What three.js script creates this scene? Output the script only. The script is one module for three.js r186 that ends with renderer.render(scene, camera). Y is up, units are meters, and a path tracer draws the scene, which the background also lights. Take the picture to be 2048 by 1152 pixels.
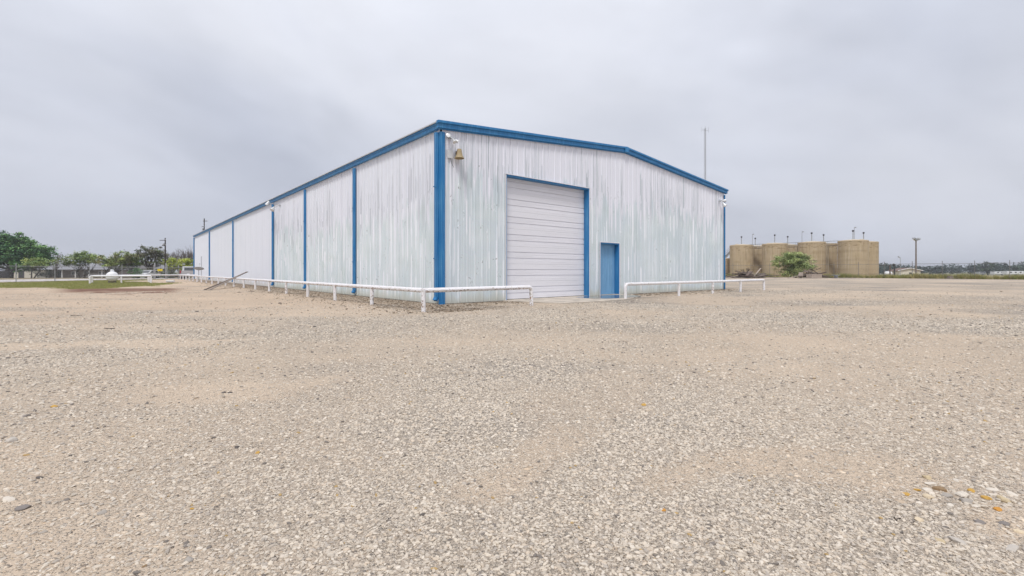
import * as THREE from 'three';
import { mergeGeometries } from 'three/addons/utils/BufferGeometryUtils.js';

// ---------------------------------------------------------------- camera, sky, sun, exposure
const FOC = 934, EYE = 1.02, HOR = 542;              // focal length and horizon of the 2048 px photograph
const scene = new THREE.Scene();
const camera = new THREE.PerspectiveCamera(2 * Math.atan(576 / FOC) * 180 / Math.PI, 2048 / 1152, 0.05, 6000);
camera.position.set(0, EYE, 0);
camera.lookAt(0, EYE, -10);
camera.setViewOffset(2048, 1152, 0, 576 - HOR, 2048, 1152);
camera.updateProjectionMatrix();

const renderer = new THREE.WebGLRenderer({ antialias: true });
renderer.setSize(1024, 576);
renderer.toneMapping = THREE.LinearToneMapping;
renderer.toneMappingExposure = 1.43;
renderer.shadowMap.enabled = true;

// seeded randomness and value noise
let seed = 1234567;
const rnd = () => { seed = (seed * 1664525 + 1013904223) >>> 0; return seed / 4294967296; };
const reseed = (s) => { seed = s >>> 0; rnd(); rnd(); };
const rr = (a, b) => a + (b - a) * rnd();
const gauss = () => (rnd() + rnd() + rnd() + rnd() - 2) * 1.0;
const clamp = (x, a = 0, b = 1) => Math.min(b, Math.max(a, x));
const sstep = (a, b, x) => { const t = clamp((x - a) / (b - a)); return t * t * (3 - 2 * t); };
const mix = (a, b, t) => a + (b - a) * t;
const hash = (x, y) => { let h = Math.imul(x | 0, 374761393) ^ Math.imul(y | 0, 668265263); h = Math.imul(h ^ (h >>> 13), 1274126177); return ((h ^ (h >>> 16)) >>> 0) / 4294967296; };
function vnoise(x, y) {
  const xi = Math.floor(x), yi = Math.floor(y), fx = x - xi, fy = y - yi, u = fx * fx * (3 - 2 * fx), v = fy * fy * (3 - 2 * fy);
  return mix(mix(hash(xi, yi), hash(xi + 1, yi), u), mix(hash(xi, yi + 1), hash(xi + 1, yi + 1), u), v);
}
function fbm(x, y, n = 4) { let s = 0, a = 0.5, t = 0; for (let i = 0; i < n; i++) { s += a * vnoise(x, y); t += a; a *= 0.5; x = x * 2.03 + 17.1; y = y * 2.03 + 9.7; } return s / t; }

const hash3 = (x, y, z) => hash(x + Math.imul(z, 7919), y - Math.imul(z, 104729));
function vnoise3(x, y, z) {
  const xi = Math.floor(x), yi = Math.floor(y), zi = Math.floor(z), s = (t) => t * t * (3 - 2 * t), u = s(x - xi), v = s(y - yi), w = s(z - zi), L = (k) => mix(mix(hash3(xi, yi, k), hash3(xi + 1, yi, k), u), mix(hash3(xi, yi + 1, k), hash3(xi + 1, yi + 1, k), u), v);
  return mix(L(zi), L(zi + 1), w);
}
function fbm3(x, y, z, n) { let s = 0, a = 0.5, t = 0; for (let i = 0; i < n; i++) { s += a * vnoise3(x, y, z); t += a; a *= 0.52; x = x * 2.03 + 11.3; y = y * 2.03 + 5.1; z = z * 2.03 + 8.7; } return s / t; }
{ // overcast sky: one deck of soft mottled cloud, brighter overhead as an overcast sky is
  const w = 1440, h = 720, d = new Float32Array(w * h * 4);
  for (let j = 0; j < h; j++) {
    const el = ((j + 0.5) / h - 0.5) * Math.PI, sy = Math.sin(el), cy = Math.cos(el);
    for (let i = 0; i < w; i++) {
      const az = ((i + 0.5) / w - 0.5) * 2 * Math.PI, x = Math.cos(az) * cy, z = Math.sin(az) * cy, k = (j * w + i) * 4, up = Math.max(sy, 0);
      const X = x * 2.1 + up * 0.8, Y = up * 4.2 + x * 0.6, Z = z * 2.1;
      const wx = fbm3(X * 0.8 + 3, Y * 0.8 + 9, Z * 0.8 + 1, 2) - 0.5, c = fbm3(X + wx * 1.6 + 2.4, Y + wx * 1.2 + 6.1, Z + 4.7, 5) - 0.5, c2 = fbm3(X * 3.1 + wx * 3 + 7, Y * 3.1 + 2, Z * 3.1 + 5, 4) - 0.5;
      const f = (1 + 0.4 * c + 0.24 * c2) * (0.86 + 0.5 * up), b = clamp(0.9 - 2.2 * c - up * 0.7, -0.2, 1.6);   // thin cloud is whiter, thick cloud bluer
      d[k] = 0.486 * f * (1 - 0.03 * b); d[k + 1] = 0.5 * f * (1 - 0.008 * b); d[k + 2] = 0.546 * f * (1 + 0.04 * b); d[k + 3] = 1;
    }
  }
  const t = new THREE.DataTexture(d, w, h, THREE.RGBAFormat, THREE.FloatType);
  t.mapping = THREE.EquirectangularReflectionMapping; t.magFilter = THREE.LinearFilter; t.minFilter = THREE.LinearFilter; t.wrapS = THREE.RepeatWrapping; t.needsUpdate = true;
  scene.background = t; scene.environment = t;
}
const sun = new THREE.DirectionalLight(new THREE.Color(1.0, 0.965, 0.92), 1.5);
sun.position.set(-6, 62, 18); sun.target.position.set(0, 0, -20);
sun.castShadow = true; sun.shadow.radius = 24; sun.shadow.mapSize.set(2048, 2048);
Object.assign(sun.shadow.camera, { left: -90, right: 90, top: 90, bottom: -90, near: 1, far: 260 });
sun.name = 'sun'; scene.add(sun, sun.target);
scene.fog = new THREE.FogExp2(new THREE.Color(0.78, 0.81, 0.88), 0.0005);

// ---------------------------------------------------------------- helpers
const used = {};
function numbered(n) { const k = used[n] = (used[n] ?? -1) + 1; return k ? `${n}_${String(k).padStart(3, '0')}` : n; }
function tag(o, label, category, group, kind) {
  if (label) o.userData.label = label;
  if (category) o.userData.category = category;
  if (group) o.userData.group = group;
  if (kind) o.userData.kind = kind;
  return o;
}
function thing(name, label, category, pos = [0, 0, 0], turn = 0, group) {
  const o = new THREE.Group(); o.name = numbered(name); o.position.set(...pos); o.rotation.y = turn; scene.add(o);
  return tag(o, label, category, group);
}
function mesh(name, geo, mat, parent, pos, rot) {
  const m = new THREE.Mesh(geo, mat); m.name = parent === scene ? numbered(name) : name;
  m.castShadow = m.receiveShadow = true;
  if (pos) m.position.set(...pos);
  if (rot) m.rotation.set(...rot);
  parent.add(m); return m;
}
function flat(geo) {                                  // unshared corners, flat normals
  const g = geo.index ? geo.toNonIndexed() : geo; g.computeVertexNormals(); return g;
}
function metric(geo, s = 1) {                         // uv in metres, projected along each face's main axis
  const g = geo.index ? geo.toNonIndexed() : geo, p = g.attributes.position, uv = new Float32Array(p.count * 2), a = new THREE.Vector3(), b = new THREE.Vector3(), c = new THREE.Vector3();
  for (let i = 0; i < p.count; i += 3) {
    a.fromBufferAttribute(p, i); b.fromBufferAttribute(p, i + 1); c.fromBufferAttribute(p, i + 2);
    const n = b.clone().sub(a).cross(c.clone().sub(a)), ax = Math.abs(n.x), ay = Math.abs(n.y), az = Math.abs(n.z);
    [a, b, c].forEach((v, k) => {
      const [s0, s1] = ay > ax && ay > az ? [v.x, v.z] : ax > az ? [v.z, v.y] : [v.x, v.y];
      uv[(i + k) * 2] = s0 * s; uv[(i + k) * 2 + 1] = s1 * s;
    });
  }
  g.setAttribute('uv', new THREE.BufferAttribute(uv, 2)); return g;
}
function box(w, h, d, x = 0, y = 0, z = 0) { const g = new THREE.BoxGeometry(w, h, d).translate(x, y, z); return metric(g); }
function bevelBox(w, h, d, r, x = 0, y = 0, z = 0) {  // box with chamfered edges, centred
  const s = new THREE.Shape(), a = w / 2 - r, b = h / 2 - r;
  s.moveTo(-a, -b); s.lineTo(a, -b); s.lineTo(a, b); s.lineTo(-a, b); s.closePath();
  const g = new THREE.ExtrudeGeometry(s, { depth: d - 2 * r, bevelEnabled: true, bevelSize: r, bevelThickness: r, bevelSegments: 1 });
  g.translate(x, y, z - d / 2 + r); return metric(g);
}
function merge(list) {
  const gs = list.map((g) => { const n = (g.index ? g.toNonIndexed() : g.clone()); for (const k of Object.keys(n.attributes)) if (!['position', 'normal', 'uv'].includes(k)) n.deleteAttribute(k); return n; });
  return mergeGeometries(gs);
}
function seg(p0, p1, r0, r1, sides = 8, caps = true) { // tapered bar between two points
  const a = new THREE.Vector3(...p0), b = new THREE.Vector3(...p1), d = b.clone().sub(a), L = d.length();
  const g = new THREE.CylinderGeometry(r1, r0, L, sides, 1, !caps);
  const uv = g.attributes.uv; for (let i = 0; i < uv.count; i++) uv.setXY(i, uv.getX(i) * 2 * Math.PI * Math.max(r0, r1), uv.getY(i) * L);
  g.translate(0, L / 2, 0); g.applyQuaternion(new THREE.Quaternion().setFromUnitVectors(new THREE.Vector3(0, 1, 0), d.normalize())); g.translate(...p0);
  return g;
}
function bar(p0, p1, w, h) {                          // rectangular bar between two points (h stays near vertical)
  const a = new THREE.Vector3(...p0), b = new THREE.Vector3(...p1), d = b.clone().sub(a), L = d.length();
  const g = new THREE.BoxGeometry(w, h, L); const m = new THREE.Matrix4().lookAt(b, a, new THREE.Vector3(0, 1, 0));
  metricKeep(g); g.applyMatrix4(m); g.translate((a.x + b.x) / 2, (a.y + b.y) / 2, (a.z + b.z) / 2); return g;
}
function metricKeep(g) { const m = metric(g.clone()); if (g.index) { g.setIndex(null); g.setAttribute('position', m.attributes.position); g.setAttribute('normal', m.attributes.normal); } g.setAttribute('uv', m.attributes.uv); return g; }
class Path3 extends THREE.Curve { constructor(pts) { super(); this.pts = pts; this.l = [0]; for (let i = 1; i < pts.length; i++) this.l.push(this.l[i - 1] + pts[i].distanceTo(pts[i - 1])); }
  getPoint(t, out = new THREE.Vector3()) { const s = t * this.l.at(-1); let i = 1; while (i < this.l.length - 1 && this.l[i] < s) i++; return out.copy(this.pts[i - 1]).lerp(this.pts[i], clamp((s - this.l[i - 1]) / (this.l[i] - this.l[i - 1]))); } }
function pipe(corners, r, bend = 0.14, sides = 12, step = 0.6) { // pipe through corner points with rounded bends
  const c = corners.map((p) => new THREE.Vector3(...p)), pts = [c[0].clone()];
  for (let i = 1; i < c.length; i++) {
    const last = i === c.length - 1, a = pts.at(-1).clone(), din = c[i].clone().sub(c[i - 1]).normalize();
    const e = last ? c[i] : c[i].clone().addScaledVector(din, -bend), n = Math.max(1, Math.ceil(a.distanceTo(e) / step));
    for (let k = 1; k <= n; k++) pts.push(a.clone().lerp(e, k / n));
    if (!last) { const dout = c[i + 1].clone().sub(c[i]).normalize(), f = c[i].clone().addScaledVector(dout, bend); for (let k = 1; k <= 6; k++) { const t = k / 6; pts.push(e.clone().multiplyScalar((1 - t) ** 2).addScaledVector(c[i], 2 * t * (1 - t)).addScaledVector(f, t * t)); } }
  }
  const verts = [], uvs = [], idx = []; let dist = 0; const up = new THREE.Vector3(0, 1, 0); let side = null;
  pts.forEach((p, i) => {
    if (i) dist += p.distanceTo(pts[i - 1]);
    const t = (pts[Math.min(i + 1, pts.length - 1)].clone().sub(pts[Math.max(i - 1, 0)])).normalize();
    if (!side) side = Math.abs(t.y) > 0.9 ? new THREE.Vector3(1, 0, 0) : t.clone().cross(up).normalize();
    side.addScaledVector(t, -side.dot(t)).normalize(); const nn = side.clone().cross(t);
    for (let k = 0; k <= sides; k++) { const a = k / sides * 2 * Math.PI, q = p.clone().addScaledVector(side, Math.cos(a) * r).addScaledVector(nn, Math.sin(a) * r); verts.push(q.x, q.y, q.z); uvs.push(k / sides, dist); }
  });
  const m = sides + 1; for (let i = 0; i < pts.length - 1; i++) for (let k = 0; k < sides; k++) { const a = i * m + k; idx.push(a, a + m, a + 1, a + 1, a + m, a + m + 1); }
  const g = new THREE.BufferGeometry(); g.setAttribute('position', new THREE.Float32BufferAttribute(verts, 3)); g.setAttribute('uv', new THREE.Float32BufferAttribute(uvs, 2)); g.setIndex(idx); g.computeVertexNormals(); return g;
}
function lathe(pts, n = 24) { return new THREE.LatheGeometry(pts.map(([x, y]) => new THREE.Vector2(x, y)), n); }

// a pixel of the 2048 px frame and a depth (or the flat ground) to a place
const groundXZ = (px, py) => { const z = FOC * EYE / (py - HOR); return [(px - 1024) / FOC * z, -z]; };
const at = (px, depth, y = 0) => [(px - 1024) / FOC * depth, y, -depth];

// the building's own frame: x along the gable end, -z along the long wall
const A = [-2.16, 0, -14.22], TH = Math.atan2(0.6455, 0.7637), CS = Math.cos(TH), SN = Math.sin(TH);
const toWorld = (lx, lz) => [A[0] + lx * CS + lz * SN, A[2] - lx * SN + lz * CS];
const toLocal = (x, z) => { const dx = x - A[0], dz = z - A[2]; return [dx * CS - dz * SN, dx * SN + dz * CS]; };
const W = 18.29, LEN = 59.4, BAY = 6.6;

const FR = at(2019.4, 57), FD = [-0.6453, -0.7639];               // right chain fence: a post and the way it runs (x, z)
const fenceR = (x, z) => (x - FR[0]) * -FD[1] + (z - FR[2]) * FD[0]; // above 0: beyond the fence
function groundY(x, z) {
  const d = -z; let y = 0;
  if (x < -20 && d > 58) y -= 0.012 * Math.min(d - 58, 140) * sstep(-30, -48, x);
  if (x > 20) { const f = fenceR(x, z) - 4; if (f > 0) y -= 0.0075 * Math.min(f, 150); }
  const r = Math.hypot(x, z);
  y += (fbm(x * 0.9 + 40, z * 0.9 + 11, 3) - 0.5) * 0.045 * sstep(60, 3, r) + (fbm(x * 0.22 + 7, z * 0.22 + 3, 2) - 0.5) * 0.07 * sstep(80, 8, r) * sstep(0.5, 3, r);
  const [lx, lz] = toLocal(x, z);
  if (lx > -1 && lx < W + 1 && lz > -LEN && lz < 3) y = Math.min(y, 0.0) * 0.4;
  return y;
}

// ---------------------------------------------------------------- textures
function canvasTex(w, h, draw, srgb = true) {
  const c = document.createElement('canvas'); c.width = w; c.height = h; draw(c.getContext('2d'), w, h);
  const t = new THREE.CanvasTexture(c); t.wrapS = t.wrapT = THREE.RepeatWrapping; if (srgb) t.colorSpace = THREE.SRGBColorSpace; t.anisotropy = 8; return t;
}
function dataTex(w, h, f, srgb = false) {
  const d = new Uint8Array(w * h * 4);
  for (let j = 0; j < h; j++) for (let i = 0; i < w; i++) { const c = f(i, j), k = (j * w + i) * 4; d[k] = c[0]; d[k + 1] = c[1]; d[k + 2] = c[2]; d[k + 3] = 255; }
  const t = new THREE.DataTexture(d, w, h); t.wrapS = t.wrapT = THREE.RepeatWrapping; t.magFilter = THREE.LinearFilter; t.minFilter = THREE.LinearMipmapLinearFilter; if (srgb) t.colorSpace = THREE.SRGBColorSpace; t.needsUpdate = true; return t;
}
const rgba = (r, g, b, a = 1) => `rgba(${r | 0},${g | 0},${b | 0},${a})`;
function vstroke(c, x, w, y0, y1, col, a, soft = 0.35) { // a vertical run of paint that fades at its lower end
  const g = c.createLinearGradient(0, y0, 0, y1); g.addColorStop(0, rgba(...col, a * 0.25)); g.addColorStop(0.08, rgba(...col, a)); g.addColorStop(1 - soft, rgba(...col, a)); g.addColorStop(1, rgba(...col, 0));
  c.fillStyle = g; c.fillRect(x, y0, w, y1 - y0);
}
// weathered white sheet wall: white top coat that has run and worn off over pale grey-green
function wallPaint(width, height, tw, th, o) {
  reseed(o.seed);
  return canvasTex(tw, th, (c) => {
    const sx = tw / width, sy = th / height, Y = (h) => th - h * sy;
    c.fillStyle = rgba(...o.under); c.fillRect(0, 0, tw, th);
    for (let x = 0; x < tw; x += 3) { const v = (fbm(x * 0.02, 3.3, 3) - 0.5) * 14 + (rnd() - 0.5) * 5; c.fillStyle = v > 0 ? rgba(255, 255, 255, v / 60) : rgba(150, 165, 165, -v / 60); c.fillRect(x, 0, 3, th); }
    for (let k = 0; k < 260; k++) { const x = rnd() * tw, h = rr(0.2, o.edge), w = rr(20, 120), l = rr(20, 110); const g = c.createRadialGradient(0, 0, 0, 0, 0, 1); const up = rnd() < 0.5; g.addColorStop(0, up ? rgba(232, 238, 240, 0.22) : rgba(188, 202, 198, 0.2)); g.addColorStop(1, rgba(220, 228, 228, 0)); c.save(); c.translate(x, Y(h)); c.scale(w, l); c.fillStyle = g; c.fillRect(-1, -1, 2, 2); c.restore(); }
    for (let x = 0; x < tw;) {                        // the worn edge of the top coat, run by run
      const w = rr(2, 13), m = x / sx, hb = o.edge + (fbm(m * 0.35 + o.seed, 1.2, 3) - 0.5) * 1.6 + (rnd() ** 2) * -o.ragged + rnd() * 0.35;
      vstroke(c, x, w + 0.6, 0, Y(Math.min(hb, height)), o.top, 0.96, 0.12); x += w;
    }
    for (let k = 0; k < o.dark; k++) {                // bare grey runs
      const m = rnd() * width, dens = fbm(m * 0.6 + o.seed * 3, 5.5, 2); if (dens < o.thr) { continue; }
      const top = o.edge + rr(0.1, o.reach) * (0.5 + dens), bot = o.edge - rr(-0.5, 1.0), v = rr(-10, 10);
      vstroke(c, m * sx, rr(1, 1 + o.fat * rnd()), Y(top), Y(bot), [o.grey[0] + v, o.grey[1] + v, o.grey[2] + v], rr(0.35, 0.9), 0.12);
    }
    for (let k = 0; k < o.runs; k++) {                // white runs over the bare part
      const onRib = rnd() < 0.55, m = onRib ? Math.round(rnd() * width / 0.3048) * 0.3048 + rr(-0.03, 0.05) : rnd() * width, h = rr(0.5, o.edge + 0.4);
      vstroke(c, m * sx, rr(1.5, 5), Y(h), Y(Math.max(0.05, h - rr(0.4, 2.2))), [240, 242, 248], rr(0.4, 0.95), 0.12);
    }
    for (let k = 0; k < o.flakes; k++) {              // curled flakes, each with its dirty crack
      const x0 = rnd() * tw, h = rr(0.4, o.edge + 0.6), n = 1 + (rnd() * 7 | 0);
      for (let i = 0; i < n; i++) { const x = x0 + gauss() * 9, y = Y(h) + gauss() * 16, l = rr(2, 9); c.strokeStyle = rnd() < 0.5 ? rgba(120, 124, 122, rr(0.4, 0.9)) : rgba(244, 246, 250, 0.9); c.lineWidth = rr(0.7, 1.8); c.beginPath(); c.moveTo(x, y); c.quadraticCurveTo(x + rr(-3, 3), y + l * 0.5, x + rr(-4, 4), y + l); c.stroke(); }
    }
    for (let x = 0; x < tw; x += 2) { const h = 0.1 + fbm(x * 0.03, 8.1, 4) * 0.5, g = c.createLinearGradient(0, Y(0), 0, Y(h)); g.addColorStop(0, rgba(168, 160, 136, 0.5)); g.addColorStop(1, rgba(190, 186, 160, 0)); c.fillStyle = g; c.fillRect(x, Y(h), 2, h * sy); }
  });
}
const HG = 6.4, HL = 5.6;
const texGable = wallPaint(W, HG, 2048, 720, { seed: 77, edge: 3.9, ragged: 1.5, dark: 620, thr: 0.41, reach: 2.0, fat: 3.2, runs: 260, flakes: 170, under: [205, 216, 223], top: [229, 231, 239], grey: [172, 181, 187] });
const texLeft = wallPaint(19.8, HL, 2048, 600, { seed: 191, edge: 3.1, ragged: 1.1, dark: 620, thr: 0.35, reach: 1.7, fat: 4, runs: 420, flakes: 120, under: [210, 221, 226], top: [226, 229, 237], grey: [186, 191, 198] });
const texClean = canvasTex(1024, 256, (c, w, h) => {
  reseed(5); c.fillStyle = rgba(228, 232, 241); c.fillRect(0, 0, w, h);
  for (let k = 0; k < 300; k++) { const v = rnd(); c.fillStyle = v < 0.5 ? rgba(240, 242, 248, 0.25) : rgba(205, 212, 224, 0.16); c.fillRect(rnd() * w, rnd() * h * 0.6, rr(1, 4), rr(20, 180)); }
  for (let x = 0; x < w; x += 2) { const l = fbm(x * 0.05, 2, 3) * 26; c.fillStyle = rgba(180, 172, 150, 0.3); c.fillRect(x, h - l, 2, l); }
});
const bluePaint = (seedN, base, chalk) => canvasTex(512, 512, (c, w, h) => {   // 2 m x 2 m of faded blue paint
  reseed(seedN); c.fillStyle = rgba(...base); c.fillRect(0, 0, w, h);
  for (let k = 0; k < 420; k++) { const a = rr(0.04, 0.26), l = rr(20, 260); vstroke(c, rnd() * w, rr(1, 14), rnd() * h - l * 0.5, rnd() * h + l, rnd() < 0.55 ? chalk : [base[0] * 0.6, base[1] * 0.72, base[2] * 0.8], a); }
  for (let k = 0; k < 90; k++) { c.fillStyle = rnd() < 0.5 ? rgba(200, 214, 224, 0.35) : rgba(60, 58, 60, 0.4); c.fillRect(rnd() * w, rnd() * h, rr(1, 3), rr(1, 8)); }
});
const texBlue = bluePaint(11, [34, 116, 174], [112, 168, 206]); texBlue.repeat.set(0.5, 0.5);
const texDoorBlue = bluePaint(12, [114, 165, 206], [142, 184, 216]); texDoorBlue.repeat.set(0.5, 0.5);
const texPipe = canvasTex(256, 1024, (c, w, h) => {    // once round the pipe (0.75 = underside) by 3 m along it
  reseed(21); c.fillStyle = rgba(232, 231, 234); c.fillRect(0, 0, w, h);
  for (let k = 0; k < 240; k++) { c.fillStyle = rgba(190, 180, 165, rr(0.05, 0.25)); c.fillRect(rnd() * w, rnd() * h, rr(2, 30), rr(3, 60)); }
  for (let k = 0; k < 230; k++) { const x = w * (0.75 + gauss() * 0.2), y = rnd() * h, s = rr(1, 5); c.fillStyle = rgba(92 + rnd() * 40, 74 + rnd() * 20, 58, rr(0.35, 0.9)); c.beginPath(); c.ellipse((x + w) % w, y, s * 1.6, s * rr(1, 4), 0, 0, 7); c.fill(); }
  for (let k = 0; k < 32; k++) { c.fillStyle = rgba(64, 50, 42, 0.85); c.beginPath(); c.ellipse(rnd() * w, rnd() * h, rr(2, 8), rr(2, 7), rnd() * 3, 0, 7); c.fill(); }
}); texPipe.repeat.set(1, 1 / 3);
const texDoor = canvasTex(512, 512, (c, w, h) => { reseed(31); c.fillStyle = rgba(229, 229, 235); c.fillRect(0, 0, w, h); for (let k = 0; k < 300; k++) { c.fillStyle = rnd() < 0.5 ? rgba(244, 244, 250, 0.25) : rgba(196, 196, 204, 0.14); c.fillRect(rnd() * w, rnd() * h, rr(40, 300), rr(1, 4)); } for (let k = 0; k < 16; k++) { c.fillStyle = rgba(150, 148, 148, 0.2); c.fillRect(rnd() * w, rnd() * h, rr(10, 90), 1.2); } }); texDoor.repeat.set(0.22, 0.22);
const texTank = canvasTex(1024, 512, (c, w, h) => {    // tan tank shell, once round, bottom to top
  reseed(41); c.fillStyle = rgba(184, 165, 136); c.fillRect(0, 0, w, h);
  for (let k = 0; k < 300; k++) { const g = c.createRadialGradient(0, 0, 0, 0, 0, 1), d = rnd() < 0.5; g.addColorStop(0, d ? rgba(150, 126, 90, 0.16) : rgba(206, 186, 150, 0.16)); g.addColorStop(1, rgba(180, 160, 124, 0)); c.save(); c.translate(rnd() * w, rnd() * h); c.scale(rr(20, 110), rr(10, 50)); c.fillStyle = g; c.fillRect(-1, -1, 2, 2); c.restore(); }
  for (let k = 0; k < 130; k++) { const top = rnd() < 0.6, y = top ? rr(0, 60) : rr(60, 300); vstroke(c, rnd() * w, rr(2, 9), y, y + rr(40, 330), rnd() < 0.6 ? [112, 94, 66] : [216, 206, 186], rr(0.08, 0.36)); }
  for (const y of [0.1, 0.32, 0.55, 0.78]) { c.fillStyle = rgba(140, 118, 84, 0.25); c.fillRect(0, h * y, w, 2); }
  for (let k = 0; k < 60; k++) { c.fillStyle = rgba(104, 84, 54, rr(0.15, 0.45)); c.beginPath(); c.ellipse(rnd() * w, rr(18, 90), rr(6, 30), rr(2, 7), rr(-0.2, 0.2), 0, 7); c.fill(); }
  for (let x = 0; x < w; x += 3) { const l = 20 + fbm(x * 0.03, 4, 3) * 60; vstroke(c, x, 3, h - l, h + 20, [104, 88, 66], 0.2, 0.05); }
});
const texConc = dataTex(512, 512, (i, j) => { const n = fbm(i / 60, j / 60, 5), s = hash(i, j), v = 158 + (n - 0.5) * 70 + (s - 0.5) * 26; return [v, v * 0.965, v * 0.92]; }, true);
const texConcRough = dataTex(512, 512, (i, j) => { const n = fbm(i / 110 + 3, j / 110 + 5, 4), v = 34 + 200 * sstep(0.5, 0.66, n); return [v, v, v]; });
const texWood = canvasTex(512, 256, (c, w, h) => { reseed(61); c.fillStyle = rgba(140, 128, 118); c.fillRect(0, 0, w, h); for (let k = 0; k < 500; k++) { c.fillStyle = rnd() < 0.5 ? rgba(90, 80, 72, 0.3) : rgba(190, 182, 172, 0.3); c.fillRect(rnd() * w, rnd() * h, rr(30, 260), rr(0.6, 2.4)); } });

// gravel sheet: fine broken stone set in pale dust, 4 m tile
const TILE = 3, GN = 1536;
const gravelH = new Float32Array(GN * GN), gravelC = new Uint8Array(GN * GN * 4);
{
  const layers = [[70, 0.1, 0.9], [158, 0.34, 0.6], [315, 0.55, 0.45]];   // cells per tile, share of cells that hold a stone, height
  for (let j = 0; j < GN; j++) for (let i = 0; i < GN; i++) {
    const k = j * GN + i, n = hash(i, j);
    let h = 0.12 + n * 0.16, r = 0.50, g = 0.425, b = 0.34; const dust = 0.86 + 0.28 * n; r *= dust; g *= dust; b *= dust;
    for (let l = 2; l >= 0; l--) {
      const [cells, share, hh] = layers[l], x = i / GN * cells, y = j / GN * cells, xi = Math.floor(x), yi = Math.floor(y);
      for (let dy = -1; dy <= 1; dy++) for (let dx = -1; dx <= 1; dx++) {
        const cx = (xi + dx + cells) % cells, cy = (yi + dy + cells) % cells, s = hash(cx + l * 977, cy + 31 * l); if (s > share) continue;
        const a = hash(cx + 5, cy + 77 + l), e = hash(cx + 71, cy + 13 + l), q = hash(cx + 19, cy + 3 + l), ang = q * 6.28, ox = xi + dx + 0.2 + 0.6 * a - x, oy = yi + dy + 0.2 + 0.6 * e - y;
        const px = ox * Math.cos(ang) + oy * Math.sin(ang), py = -ox * Math.sin(ang) + oy * Math.cos(ang), rad = 0.3 + 0.26 * hash(cx + 3, cy + 91 + l);
        const m = Math.max(Math.abs(px) / rad + Math.abs(py) / rad * 0.35, Math.abs(py) / (rad * (0.55 + 0.4 * a)) + Math.abs(px) / rad * 0.3);
        if (m < 1) {
          const hv = 0.25 + hh * (1 - m ** 3) * (0.5 + 0.5 * e) * (1 + 0.2 * (px - py)); if (hv < h) continue; h = hv;
          const t = hash(cx + 333, cy + 17 + l), v = 0.74 + 0.44 * hash(cx + 8, cy + 222 + l);
          if (t < 0.55) { r = 0.63; g = 0.545; b = 0.44; } else if (t < 0.8) { r = 0.51; g = 0.455; b = 0.385; } else if (t < 0.95) { r = 0.6; g = 0.49; b = 0.37; } else { r = 0.3; g = 0.255; b = 0.215; }
          const w = v * (0.94 + 0.12 * n); r *= w; g *= w; b *= w;
        } else if (m < 1.25 && h < 0.4) { h -= 0.05 * hh; }
      }
    }
    gravelH[k] = h;
    const to = (x) => 255 * (x <= 0.0031308 ? 12.92 * x : 1.055 * Math.pow(x, 1 / 2.4) - 0.055);
    gravelC[k * 4] = clamp(to(r), 0, 255); gravelC[k * 4 + 1] = clamp(to(g), 0, 255); gravelC[k * 4 + 2] = clamp(to(b), 0, 255); gravelC[k * 4 + 3] = 255;
  }
}
const texGravel = new THREE.DataTexture(gravelC, GN, GN); texGravel.colorSpace = THREE.SRGBColorSpace;
const bumpData = new Uint8Array(GN * GN * 4); for (let k = 0; k < GN * GN; k++) { const v = clamp(gravelH[k] / 1.25) * 255; bumpData[k * 4] = bumpData[k * 4 + 1] = bumpData[k * 4 + 2] = v; bumpData[k * 4 + 3] = 255; }
const texGravelBump = new THREE.DataTexture(bumpData, GN, GN);
for (const t of [texGravel, texGravelBump]) { t.wrapS = t.wrapT = THREE.RepeatWrapping; t.magFilter = THREE.LinearFilter; t.needsUpdate = true; }

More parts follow.
